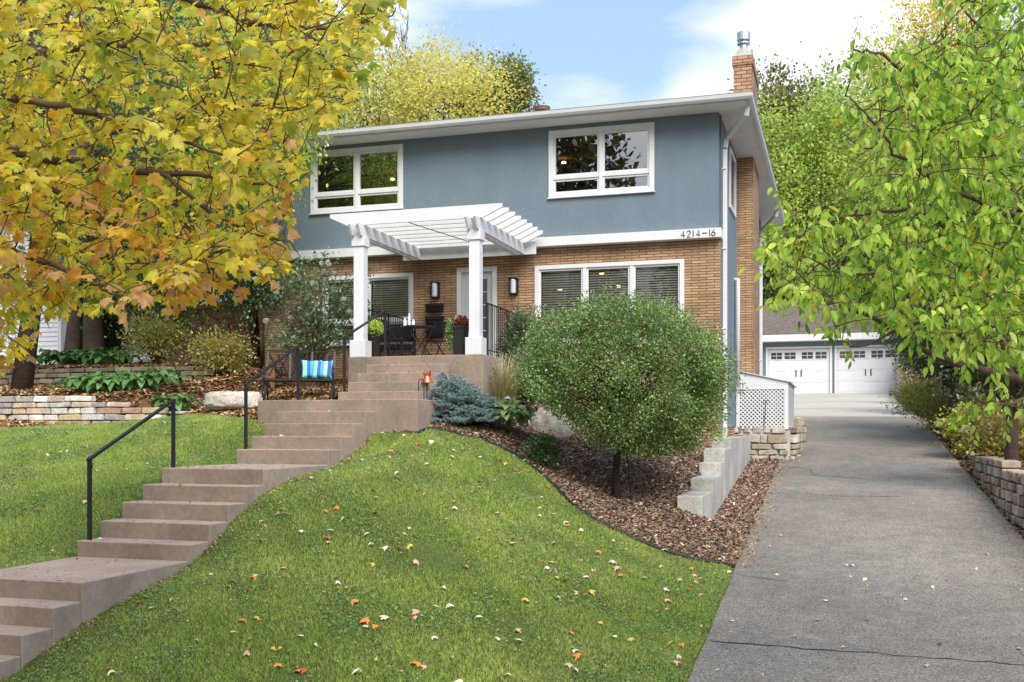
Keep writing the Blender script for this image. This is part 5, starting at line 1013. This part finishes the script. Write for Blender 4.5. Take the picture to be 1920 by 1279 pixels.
# ------------------------------------------------------------------ boulders
def boulder(lab, c, sz, seed, rot=0, flat=True):
    bm = bmesh.new(); bmesh.ops.create_icosphere(bm, subdivisions=5, radius=1)
    for v in bm.verts:
        d = v.co.copy(); n1 = noise.noise(d * 1.2 + Vector((seed, 0, 0))); n2 = noise.noise(d * 4 + Vector((0, seed, 0))); n3 = noise.noise(d * 11 + Vector((0, 0, seed))); f = 1 + .22 * n1 + .07 * n2 + .03 * n3
        co = d * f; co.z = math.copysign(abs(co.z) ** .6, co.z) if abs(co.z) > 0 else 0; co.z = min(co.z, .72 + .12 * n2) if flat else co.z * (1 - .35 * abs(d.x)) + .12 * n2
        v.co = Vector((co.x * sz[0], co.y * sz[1], co.z * sz[2]))
    me = bpy.data.meshes.new('boulder'); bm.to_mesh(me); bm.free(); o = bpy.data.objects.new('boulder', me); COL.objects.link(o); o.location = c; o.rotation_euler.z = rot; me.materials.append(M['boulder']); tag(o, lab, 'boulder'); me.polygons.foreach_set('use_smooth', [True] * len(me.polygons))
M['boulder'] = mat('pale_boulder', lin(184, 174, 164), .9, nscale=2.2, namt=.16, bump=1, bscale=14, fine=70)
q = pix(428, 752, Y=15.75); boulder('long flat topped pale boulder in the mulch left of the bench', (q.x, 15.95, q.z + .02), (.56, .34, .19), 3.1)
q = hit(1012, 812); boulder('pale pinkish boulder beside the hosta in front of the round tree', (q.x + .06, q.y + .30, q.z + .08), (.38, .30, .36), 7.7, .4, flat=False)
# ------------------------------------------------------------------ bench and pillows
q = Vector((pix(562, 740, Y=16.95).x, 16.95, 0)); q.z = .44
BN = root('garden_bench', (0, 0, 0), 'black metal garden bench with a lattice back standing on the mulch beside the steps', 'bench')
W = .60
for s in (-1, 1):
    b = MB(); x = s * W
    b.tube([(x, -.27, 0), (x + s * .03, -.24, .22), (x, -.22, .43), (x, -.26, .58), (x, -.22, .645), (x, -.1, .66), (x, .18, .655)], .016, 8); b.build('arm', M['black'], BN, smooth=True)
    for y in (-.20, .22): MB().tube([(x * .98, y, .43), (x * .98, y - .01, .2), (x * 1.0, y * 1.35, 0)], .016, 8).build('leg', M['black'], BN, smooth=True)
b = MB(); b.box((-W, -.27, .42), (W, -.24, .46)); b.box((-W, .2, .42), (W, .23, .46))
for k in range(9): y = -.235 + k * .05; b.box((-W + .01, y, .435), (W - .01, y + .035, .45))
b.build('seat', M['black'], BN)
b = MB(); bt0, bt1 = Vector((0, .23, .47)), Vector((0, .40, .99)); up = bt1 - bt0
def bp(u, v): return Vector((u * W, 0, 0)) + bt0 + up * v
for a, c in (((-1, 0), (1, 0)), ((-1, 1), (1, 1)), ((-1, 0), (-1, 1)), ((1, 0), (1, 1)), ((-.33, 0), (-.33, 1)), ((.33, 0), (.33, 1))): b.bar(bp(*a), bp(*c), .035, .02)
for c0 in (-.665, 0, .665):
    for k in range(-2, 3):
        for sg in (-1, 1):
            if (k + sg) % 2: continue
            x0 = c0 + k * .12; pts = [(x0 - sg * .16, .12), (x0 + sg * .16, .88)]; pts = [(min(max(p[0], c0 - .3), c0 + .3), p[1]) for p in pts]; b.bar(bp(*pts[0]), bp(*pts[1]), .03, .014)
b.build('backrest', M['black'], BN)
BN.location = q; BN.rotation_euler.z = R(24)
def stripemat():
    m = bpy.data.materials.new('striped_cotton'); m.use_nodes = True; t = m.node_tree; b = t.nodes['Principled BSDF']; b.inputs['Roughness'].default_value = .85
    tc = t.nodes.new('ShaderNodeTexCoord'); sp = t.nodes.new('ShaderNodeSeparateXYZ'); t.links.new(tc.outputs['Object'], sp.inputs[0])
    mm = t.nodes.new('ShaderNodeMath'); mm.operation = 'MULTIPLY_ADD'; mm.inputs[1].default_value = 2.3; mm.inputs[2].default_value = .5; t.links.new(sp.outputs[0], mm.inputs[0])
    c = t.nodes.new('ShaderNodeValToRGB'); c.color_ramp.interpolation = 'CONSTANT'; e = c.color_ramp.elements; e[0].color = lin(84, 150, 205); e[1].position = .14; e[1].color = lin(150, 225, 190)
    for p_, k in ((.32, lin(52, 108, 180)), (.46, lin(86, 170, 212)), (.60, lin(165, 230, 195)), (.74, lin(48, 104, 176)), (.86, lin(110, 200, 225))): el = e.new(p_); el.color = k
    t.links.new(mm.outputs[0], c.inputs[0]); t.links.new(c.outputs[0], b.inputs['Base Color']); return m
M['stripe'] = stripemat()
Rb = Matrix.Rotation(R(24), 4, 'Z')
for k, (x, y, z, rz, rx) in enumerate(((.20, .13, .645, 2, -14), (.40, .03, .635, -10, -20))):
    bm = bmesh.new(); bmesh.ops.create_grid(bm, x_segments=14, y_segments=14, size=.5)
    top = list(bm.verts); bmesh.ops.duplicate(bm, geom=bm.verts[:] + bm.edges[:] + bm.faces[:]); vs = list(bm.verts)
    for i, v in enumerate(vs):
        u_, w_ = v.co.x * 2, v.co.y * 2; th = .075 * ((1 - u_ ** 4) * (1 - w_ ** 4)) ** .5 + .004 * noise.noise(Vector((u_ * 3, w_ * 3, k))); pin = 1 - .07 * (1 - abs(w_) ** 2) * 0
        kx = 1 - .10 * (w_ * w_ < .9) * (1 - w_ * w_) * abs(u_) ** 3; kz = 1 - .10 * (1 - u_ * u_) * abs(w_) ** 3
        s = 1 if i < len(top) else -1; v.co = Vector((u_ * .185 * kx, -s * th, w_ * .18 * kz))
    bmesh.ops.remove_doubles(bm, verts=bm.verts[:], dist=.001); bmesh.ops.recalc_face_normals(bm, faces=bm.faces[:]); me = bpy.data.meshes.new('pillow'); bm.to_mesh(me); bm.free(); me.materials.append(M['stripe']); me.polygons.foreach_set('use_smooth', [True] * len(me.polygons))
    o = bpy.data.objects.new('pillow', me); COL.objects.link(o); o.location = q + (Rb @ Vector((x, y, z))); o.rotation_euler = (R(rx), 0, R(24 + rz)); tag(o, ('blue and mint striped pillow, the one farther back on the bench', 'blue and mint striped pillow, the front one at the right end of the bench')[k], 'pillow', 'striped pillows on the bench')
# ------------------------------------------------------------------ porch furniture
PZ = 1.347
def place(t, x, y, z, rz): t.location = (x, y, z); t.rotation_euler.z = R(rz)
tp = pix(786, 614, Y=19.4)
T = root('bistro_table', (0, 0, 0), 'small round dark folding bistro table on the porch', 'table')
MB().lathe((0, 0, .67), [(.29, 0), (.305, .004), (.305, .022), (.29, .026)], 28).build('tabletop', M['dark'], T)
for s in (-1, 1):
    MB().bar((-.22, s * .16, 0), (.2, s * .16, .67), .018).build('leg', M['dark'], T); MB().bar((.22, s * .14, 0), (-.2, s * .14, .67), .018).build('leg', M['dark'], T)
place(T, tp.x, 19.4, PZ, 10)
def chair():
    t = root('folding_chair', (0, 0, 0), '', 'chair', 'folding bistro chairs on the porch')
    b = MB()
    for k in range(6): b.box((-.2, -.19 + k * .066, .43), (.2, -.14 + k * .066, .445))
    b.build('seat', M['dark'], t)
    for s in (-1, 1):
        MB().bar((s * .2, -.24, 0), (s * .2, .26, .86), .022, .014).build('leg', M['dark'], t); MB().bar((s * .18, .24, 0), (s * .18, -.18, .44), .022, .014).build('leg', M['dark'], t)
    b = MB()
    for z in (.66, .74, .82): y = -.24 + .5 * z / .86; b.bar((-.19, y, z), (.19, y, z), .012, .055)
    b.build('backrest', M['dark'], t); return t
ch1 = chair(); ch1['label'] = 'dark folding bistro chair left of the table, seen from its side'; place(ch1, tp.x - .55, 19.25, PZ, 78)
ch2 = dup(ch1); ch2['label'] = 'dark folding bistro chair behind the right side of the table'; place(ch2, tp.x + .10, 19.95, PZ, -20)
x0, x1 = pix(700, 620, Y=20.5).x, pix(762, 620, Y=20.5).x; xm = (x0 + x1) / 2; hwid = (x1 - x0) / 2
SF = root('outdoor_loveseat', (xm, 20.5, PZ), 'dark woven loveseat against the porch wall behind the bistro set', 'loveseat')
b = MB().box((x0, 20.2, PZ + .34), (x1, 20.8, PZ + .42)); b.build('seat', M['dark'], SF, bevel=.01)
MB().box((x0, 20.8, PZ + .52), (x1, 20.86, PZ + .84)).build('backrest', M['dark'], SF, bevel=.01)
for a in (x0 - .045, x1): MB().box((a, 20.2, PZ + .58), (a + .045, 20.86, PZ + .61)).box((a, 20.2, PZ), (a + .04, 20.24, PZ + .58)).box((a, 20.82, PZ), (a + .04, 20.86, PZ + .58)).build('arm', M['dark'], SF, bevel=.004)
for k, (px, r, h) in enumerate(((762, .035, .16), (768, .03, .26), (774, .035, .14))):
    p = pix(px, 600, Y=19.4); MBj = MB().lathe((0, 0, 0), [(r, 0), (r * 1.02, .01), (r, h * .7), (r * .5, h * .85), (r * .5, h)], 14); o = MBj.build('glass_jar', M['frost'], loc=(0, 0, 0), smooth=True); o.location = (p.x, 19.38 + .05 * (k - 1), PZ + .697)
    tag(o, ('short frosted candle jar, left one on the bistro table', 'tall narrow frosted bottle in the middle of the bistro table', 'short frosted candle jar, right one on the bistro table')[k], 'jar', 'jars on the bistro table')
def planter(lab, px, Y, rt, h, sq=True):
    x = pix(px, 640, Y=Y).x; t = root('tall_planter', (x, Y, PZ), lab, 'planter', 'tall black planters flanking the porch steps')
    b = MB(); rb = rt * .66; z = PZ; b.add([(x - rb, Y - rb, z), (x + rb, Y - rb, z), (x + rb, Y + rb, z), (x - rb, Y + rb, z), (x - rt, Y - rt, z + h), (x + rt, Y - rt, z + h), (x + rt, Y + rt, z + h), (x - rt, Y + rt, z + h)], [(0, 1, 5, 4), (1, 2, 6, 5), (2, 3, 7, 6), (3, 0, 4, 7), (0, 3, 2, 1), (4, 5, 6, 7)])
    pt = b.build('pot', M['dark'], t, bevel=.01); b = MB(); 
    for s in (-1, 1): b.box((x - rt - .008, Y + s * rt - .012, z + h - .03), (x + rt + .008, Y + s * rt + .012, z + h + .012)); b.box((x + s * rt - .012, Y - rt, z + h - .028), (x + s * rt + .012, Y + rt, z + h + .010))
    b.build('rim', M['dark'], pt); return Vector((x, Y, z + h))
def puff(name, lab, c, r, n, ls, pl, cat='plant', tmpl=QUAD, down=0):
    t = root(name, (c[0], c[1], c[2]), lab, cat); P = np.array(c) + sph(n) * (rng.random((n, 1)) ** .5) * np.array(r); V, F, C = leaf_arrays(*tmpl, P, nrm(P - np.array(c) + np.array([0, 0, -down])) + rng.normal(size=(n, 3)) * .4, sph(n) + np.array([0, -.4, .6]), ls * rng.uniform(.6, 1.3, n), pal(pl, n)); fastmesh('foliage', V, F, M['leaf'], C, t); return t
a = planter('tall black tapered planter with a lime green plant beside the left post', 697, 18.75, .155, .58); puff('lime_plant', 'lime green feathery plant spilling over the rim of the left planter', (a.x + .05, a.y - .05, a.z + .05), (.22, .18, .17), 1500, .05, [(.50, .62, .06), (.38, .52, .06)], down=.6)
puff('green_foliage', 'mid green leafy plant standing up in the left planter', (a.x - .05, a.y, a.z + .12), (.17, .14, .13), 600, .06, [(.12, .22, .04), (.2, .3, .05)])
a = planter('tall black tapered planter with red flowers beside the right post', 862, 18.45, .14, .56); puff('coleus_plant', 'rusty red leafed plant in the right planter', (a.x + .03, a.y, a.z + .08), (.14, .12, .11), 500, .06, [(.36, .08, .04), (.42, .2, .08), (.2, .06, .05)])
puff('trailing_ivy', 'green ivy trailing down the left side of the right planter', (a.x - .15, a.y - .1, a.z - .12), (.09, .09, .33), 900, .045, [(.12, .22, .05), (.2, .32, .06)], down=.8)
# ------------------------------------------------------------------ small garden things
p = pix(801, 716, Y=16.75); CL = root('copper_lantern', (p.x, 16.75, .457), 'small copper garden lantern on a stake behind the blue spruce', 'garden light')
MB().tube([(p.x, 16.75, .457), (p.x, 16.75, p.z)], .012, 8).build('stake', M['black'], CL)
MB().lathe((p.x, 16.75, p.z - .02), [(.10, 0), (.105, .01), (.045, .12), (.04, .125)], 20).build('shade', M['copper'], CL, smooth=False)
MB().tube([(p.x - .055, 16.75, p.z + .145), (p.x + .055, 16.75, p.z + .145)], .05, 16).build('finial', M['copper'], CL)
a, c = pix(785, 712, Y=16.5), pix(795, 712, Y=16.5); o = MB().tube([(a.x, 16.5, .457), (a.x, 16.5, a.z - .02), (a.x + .015, 16.5, a.z), (c.x - .015, 16.5, a.z), (c.x, 16.5, a.z - .02), (c.x, 16.5, .457)], .009, 8).build('metal_loop', M['black'], loc=(a.x, 16.5, .457)); tag(o, 'narrow black metal loop standing on the landing left of the copper lantern', 'loop')
x = pix(952, 745, Y=16.0).x; g = g1(x, 16.0); zt = pix(952, 747, Y=16.0).z; PL = root('path_light', (x, 16.0, g), 'small path light with a pale conical cap rising from the hosta', 'garden light')
MB().tube([(x, 16, g), (x, 16, zt)], .01, 8).build('stake', M['black'], PL); MB().lathe((x, 16, zt - .01), [(.062, 0), (.065, .006), (.012, .045), (.005, .05)], 18).build('shade', M['chrome'], PL)
b = MB(); pts = []
for (xa, ya), (xb, yb) in zip(EDGE[:-1], EDGE[1:]):
    for t in np.linspace(0, 1, 5, endpoint=False): X_, Y_ = xa + (xb - xa) * t, ya + (yb - ya) * t; pts.append((X_, Y_, g1(X_, Y_) + .022))
b.tube(pts, .022, 8); o = b.build('garden_edging', M['black'], smooth=True, loc=pts[0]); tag(o, 'black plastic edging curving between the lawn and the mulch bed', 'edging')
q = hit(346, 776); b = MB(); b.stone((q.x, q.y, q.z + .02), (.62, .3, .05), rough=.15); o = b.build('stepping_stone', M['conc'], loc=(q.x, q.y, q.z), bevel=.01); tag(o, 'flat grey green stepping stone at the top edge of the left lawn', 'stone')
# ------------------------------------------------------------------ grass
def vnoise(x, y, s, ph=0):
    return (np.sin(x * s + ph + 1.3 * np.sin(y * s * .7 + ph)) + np.sin(y * s * 1.3 - ph + 1.1 * np.sin(x * s * .9)) + .6 * np.sin((x + y) * s * 2.1 + ph * 2)) / 2.6
def lawnpts(n, xr, yr):
    X = rng.uniform(*xr, n); Y = rng.uniform(*yr, n); k = ~ismulch(X, Y) & ~((X > SL - .01) & (X < SR + .01)) & ~((X > -8.8) & (X < -6.03) & (Y > 14.66)) & (X < XL + .07 + .05 * np.sin(Y * 5)); X, Y = X[k], Y[k]; Z = ground(X, Y)
    px, py, d = proj(np.stack([X, Y, Z], 1)); k = (px > -40) & (px < 1450) & (py < 1330) & (d > 1); return X[k], Y[k], Z[k]
n0 = 1500000; X, Y, Z = lawnpts(n0, (-17, -1.0), (5.8, 15.9)); dist = np.hypot(X, Y); keep = rng.random(len(X)) < np.clip(1.15 - .03 * dist, .55, 1); X, Y, Z = X[keep], Y[keep], Z[keep]; n = len(X); print('grass blades', n)
pt = vnoise(X, Y, 1.7) * .5 + vnoise(X, Y, 5.3, 2) * .35 + rng.normal(0, .22, n); gcols = np.array([(.25, .36, .075), (.40, .52, .11), (.58, .62, .19)]); f = np.clip((pt + 1) / 2, 0, .999) * 2; a0 = gcols[f.astype(int)]; a1 = gcols[np.minimum(f.astype(int) + 1, 2)]; C = a0 + (a1 - a0) * (f - f.astype(int))[:, None]
dry = rng.random(n) < .10 + .10 * (vnoise(X, Y, 1.1, 3) > .45); C[dry] = np.array((.34, .30, .13)); C = np.clip(C * (1 + rng.normal(0, .16, (n, 1))), .01, .8)
BL = ([(-.09, 0, 0), (.09, 0, 0), (.05, .6, .07), (0, 1, .2)], [(0, 1, 2), (0, 2, 3)])
V, F, Cc = leaf_arrays(*BL, np.stack([X, Y, Z - .004], 1), np.stack([rng.normal(0, .5, n), rng.normal(0, .5, n), np.ones(n)], 1), np.stack([rng.normal(size=n), rng.normal(size=n) - .5, np.zeros(n)], 1), rng.uniform(.022, .052, n) * (1 + .3 * vnoise(X, Y, 3.1)), C)
o = fastmesh('grass', V, F, M['grass'], Cc); tag(o, 'short green lawn grass on both sides of the steps', 'grass', kind='stuff')
X, Y, Z = lawnpts(330000, (-17, -1.0), (5.8, 15.9)); m_ = vnoise(X, Y, 2.6, 4) + .6 * vnoise(X, Y, 7, 1) + rng.normal(0, .3, len(X)); near = (X > SR) & (X < SR + .5); right = (X > -2.2)
k = (m_ > .35) | (near & (m_ > -.3)) | (right & (m_ > -.1)); X, Y, Z = X[k], Y[k], Z[k]; n = len(X)
CLV = ([(0, -.5, 0), (.5, -.1, .06), (.35, .5, 0), (0, .35, -.03), (-.35, .5, 0), (-.5, -.1, .06)], [(0, 1, 2), (0, 2, 3), (0, 3, 4), (0, 4, 5)])
V, F, Cc = leaf_arrays(*CLV, np.stack([X, Y, Z + rng.uniform(.012, .04, n)], 1), rng.normal(size=(n, 3)) * np.array([1, 1, .3]), np.array([0, -.15, 1]) + rng.normal(size=(n, 3)) * .35, rng.uniform(.012, .026, n), pal([(.18, .31, .09), (.26, .40, .13), (.13, .24, .07), (.34, .45, .20)], n))
o = fastmesh('clover', V, F, M['grass'], Cc); tag(o, 'small round leaved ground cover growing in patches through the lawn', 'ground cover', kind='stuff')
# ------------------------------------------------------------------ mulch and litter
def chips(name, lab, n, xr, yr, cond, size, cols, w, lift=.012, flat=.35, asp=.22):
    X = rng.uniform(*xr, n); Y = rng.uniform(*yr, n); k = cond(X, Y); X, Y = X[k], Y[k]; Z = ground(X, Y); px, py, d = proj(np.stack([X, Y, Z], 1)); k = (px > -60) & (px < 1980) & (py < 1330); X, Y, Z = X[k], Y[k], Z[k]; n = len(X)
    T_ = ([(-asp, 0, 0), (asp, .04, .04), (asp * .8, 1, 0), (-asp, .94, .07), (0, .5, .12)], [(0, 1, 4), (1, 2, 4), (2, 3, 4), (3, 0, 4)])
    a = rng.uniform(0, 6.283, n); V, F, C = leaf_arrays(*T_, np.stack([X, Y, Z + lift * rng.random(n) * 2], 1), np.stack([np.cos(a), np.sin(a), rng.normal(0, flat, n)], 1), np.array([0, 0, 1]) + rng.normal(size=(n, 3)) * flat, size * rng.uniform(.5, 1.5, n), pal(cols, n, w, .18)); o = fastmesh(name, V, F, M['chip'], C); tag(o, lab, 'mulch', kind='stuff')
BR = [(.29, .19, .13), (.19, .125, .09), (.39, .27, .19), (.60, .48, .34), (.10, .07, .055)]
chips('bark_mulch', 'reddish brown bark mulch with pale flecks under the round tree and along the driveway', 210000, (-6.6, -1.1), (13.4, 24.3), lambda x, y: ismulch(x, y) & ((y < 21) | (x > -2.3)), .045, BR, [.34, .24, .24, .08, .10])
chips('leaf_litter', 'tan leaf litter and mulch around the bench and stone walls', 170000, (-17.5, -8.2), (14.5, 22.3), lambda x, y: ismulch(x, y) & ~((x > -8.8) & (y > 14.66) & (y < 17.9)), .055, [(.34, .20, .09), (.50, .33, .16), (.20, .10, .05), (.62, .46, .26), (.10, .06, .04)], [.3, .25, .22, .12, .11], asp=.32)
chips('bank_litter', 'dry brown leaf litter on the bank right of the driveway', 60000, (2.4, 6.5), (9, 40), lambda x, y: x > 2.4, .06, [(.34, .22, .12), (.44, .32, .18), (.2, .12, .07), (.14, .09, .06)], None, asp=.32)
# litter on the treads and at the asphalt edges
X, Y, Z = [], [], []
for i, (yf, zt) in enumerate(STEPS + PSTEPS + [(17.88, 1.345)]):
    ye = {4: 0}.get(i, None); run = 1.6 if zt in (-1.43, -.49, .455) else .36
    for _ in range(int(24 * run / .36) if zt < 1.3 else 60): X.append(random.uniform(SL + .04, SR - .04)); Y.append(yf + (1 - random.random() ** .6 if random.random() < .5 else random.random() ** 3) * run * .98 + .01); Z.append(zt + .004)
for _ in range(2600):
    x_, y_ = random.uniform(-6.6, -1.3), random.uniform(6.5, 14.8)
    if noise.noise(Vector((x_ * .8, y_ * .8, 3))) + random.random() * .8 > .25: X.append(x_); Y.append(y_); Z.append(g1(x_, y_) + .035)
for _ in range(750): X.append(SR + abs(random.gauss(.04, .07))); Y.append(random.uniform(7.5, 14.6)); Z.append(g1(X[-1], Y[-1]) + .03)
for _ in range(1500): X.append(XR - abs(random.gauss(0, .26)) + .15); Y.append(random.uniform(9, 35)); Z.append(float(drive(np.array(Y[-1]))) + .008)
for _ in range(900): X.append(XL + abs(random.gauss(0, .12)) - .03); Y.append(random.uniform(13.6, 24.2)); Z.append(float(drive(np.array(Y[-1]))) + .008)
for _ in range(150): X.append(random.uniform(XL, XR)); Y.append(random.uniform(8, 34)); Z.append(float(drive(np.array(Y[-1]))) + .006)
n = len(X); V, F, C = leaf_arrays(*DIAMOND, np.stack([X, Y, Z], 1), rng.normal(size=(n, 3)) * np.array([1, 1, .2]), np.array([0, 0, 1]) + rng.normal(size=(n, 3)) * .3, .032 * rng.uniform(.5, 1.5, n), pal([(.36, .22, .12), (.22, .13, .08), (.55, .42, .28), (.5, .34, .12)], n)); o = fastmesh('scattered_litter', V, F, M['chip'], C); tag(o, 'tiny brown leaf scraps scattered on the steps and the driveway', 'leaf scraps', kind='stuff')
# ------------------------------------------------------------------ fallen maple leaves, one object each
def leafmesh(k, col, sm=1):
    vs = [(x, y - .4, z * (1 + k * .7) + .10 * k * math.sin(x * 3 + k) + .10 + .05 * math.sin(y * 4 + k)) for x, y, z in MAPLE[0]]; vs.append((.02, -.75, .12)); vs.append((-.015, -.4, .1)); n = len(vs); me = bpy.data.meshes.new('fallen_leaf')
    me.from_pydata(vs, [], MAPLE[1] + [(0, n - 2, n - 1)]); me.materials.append(col); return me
FC = [('pale cream', mat('pale_leaf', lin(228, 214, 188), .7, nscale=6, namt=.08)), ('orange', mat('orange_leaf', lin(222, 140, 74), .7, nscale=6, namt=.12)), ('pale pinkish', mat('pink_leaf', lin(214, 172, 146), .7, nscale=6, namt=.08)), ('yellow', mat('yellow_leaf', lin(214, 186, 90), .7, nscale=6, namt=.1)), ('rusty brown', mat('rust_leaf', lin(176, 98, 52), .7, nscale=6, namt=.12))]
LM = [[leafmesh(k, m) for k in (.3, 1.0, 1.6)] for _, m in FC]
def where_on_lawn(x, y):
    px, py, d = proj(np.array((x, y, g1(x, y))))
    row = 'at the crest' if py < 900 else 'on the upper slope' if py < 980 else 'halfway down' if py < 1080 else 'on the lower slope' if py < 1180 else 'at the bottom'
    col = 'on the steps side' if x < -5.7 else 'in the left centre' if x < -4.6 else 'in the centre' if x < -3.6 else 'in the right centre' if x < -2.6 else 'on the driveway side'
    return f'{row}, {col} of the lawn'
def drop(x, y, z, where, grp, wts=(.42, .14, .22, .15, .07), s=None):
    c = random.choices(range(5), wts)[0]; k = random.randrange(3); o = bpy.data.objects.new('fallen_leaf', LM[c][k]); COL.objects.link(o); o.location = (x, y, z); s = s or random.triangular(.04, .105, .062); o.scale = (s, s * random.uniform(.75, 1.1), s); o.rotation_euler = (random.gauss(0, .25), random.gauss(0, .25), random.uniform(0, 6.28))
    size = 'small ' if s < .05 else 'large ' if s > .07 else ''
    tag(o, f'{size}{("flat ", "", "curled ")[k]}{FC[c][0]} leaf {where}', 'leaf', f'{FC[c][0]} leaves {grp}')
cnt = 0
while cnt < 188:
    x, y = random.uniform(-6.6, -1.3), random.uniform(6.5, 14.8)
    if bool(ismulch(np.array(x), np.array(y))): continue
    z = g1(x, y); px, py, d = proj(np.array((x, y, z)))
    if -10 < px < 1400 and py < 1290: drop(x, y, z + .035, where_on_lawn(x, y), 'on the right lawn'); cnt += 1
cnt = 0
while cnt < 22:
    x, y = random.uniform(-13, -8.4), random.uniform(9.3, 15)
    if bool(ismulch(np.array(x), np.array(y))): continue
    z = g1(x, y); px, py, d = proj(np.array((x, y, z)))
    if -10 < px < 470: drop(x, y, z + .03, ('on the upper' if y > 12.4 else 'on the lower') + ' left lawn, ' + ('close to the steps' if x > -9.6 else 'away from the steps'), 'on the left lawn', s=random.uniform(.04, .07)); cnt += 1
for _ in range(52):
    y = random.uniform(9, 26) if random.random() < .4 else random.uniform(9, 14); x = random.uniform(XL + .1, XR - .05); drop(x, y, float(drive(np.array(y))) + .012, ('on the lower driveway' if y < 10.3 else 'just above the driveway crack' if y < 12.5 else 'on the middle driveway' if y < 18 else 'on the upper driveway') + (', left side' if x < 0 else ', middle' if x < 1.2 else ', right side'), 'on the driveway', (.5, .08, .2, .14, .08), random.uniform(.03, .06))
for _ in range(22):
    x, y = random.uniform(-4.5, -1.3), random.uniform(13.9, 18)
    if bool(ismulch(np.array(x), np.array(y))) and not (-2.3 < x < -1.86 and y > 15.4): drop(x, y, g1(x, y) + .03, ('on mulch right of the concrete wall' if x > -1.95 else 'on the mulch under the round tree'), 'on the mulch', s=random.uniform(.04, .07))
for _ in range(14):
    yf, zt = random.choice(STEPS[9:]); drop(random.uniform(SL + .1, SR - .1), yf + random.uniform(.08, .33), zt + .012, ('on the lower steps' if zt < -1.3 else 'on the middle steps' if zt < -.4 else 'on the upper steps'), 'on the steps', s=random.uniform(.035, .06))
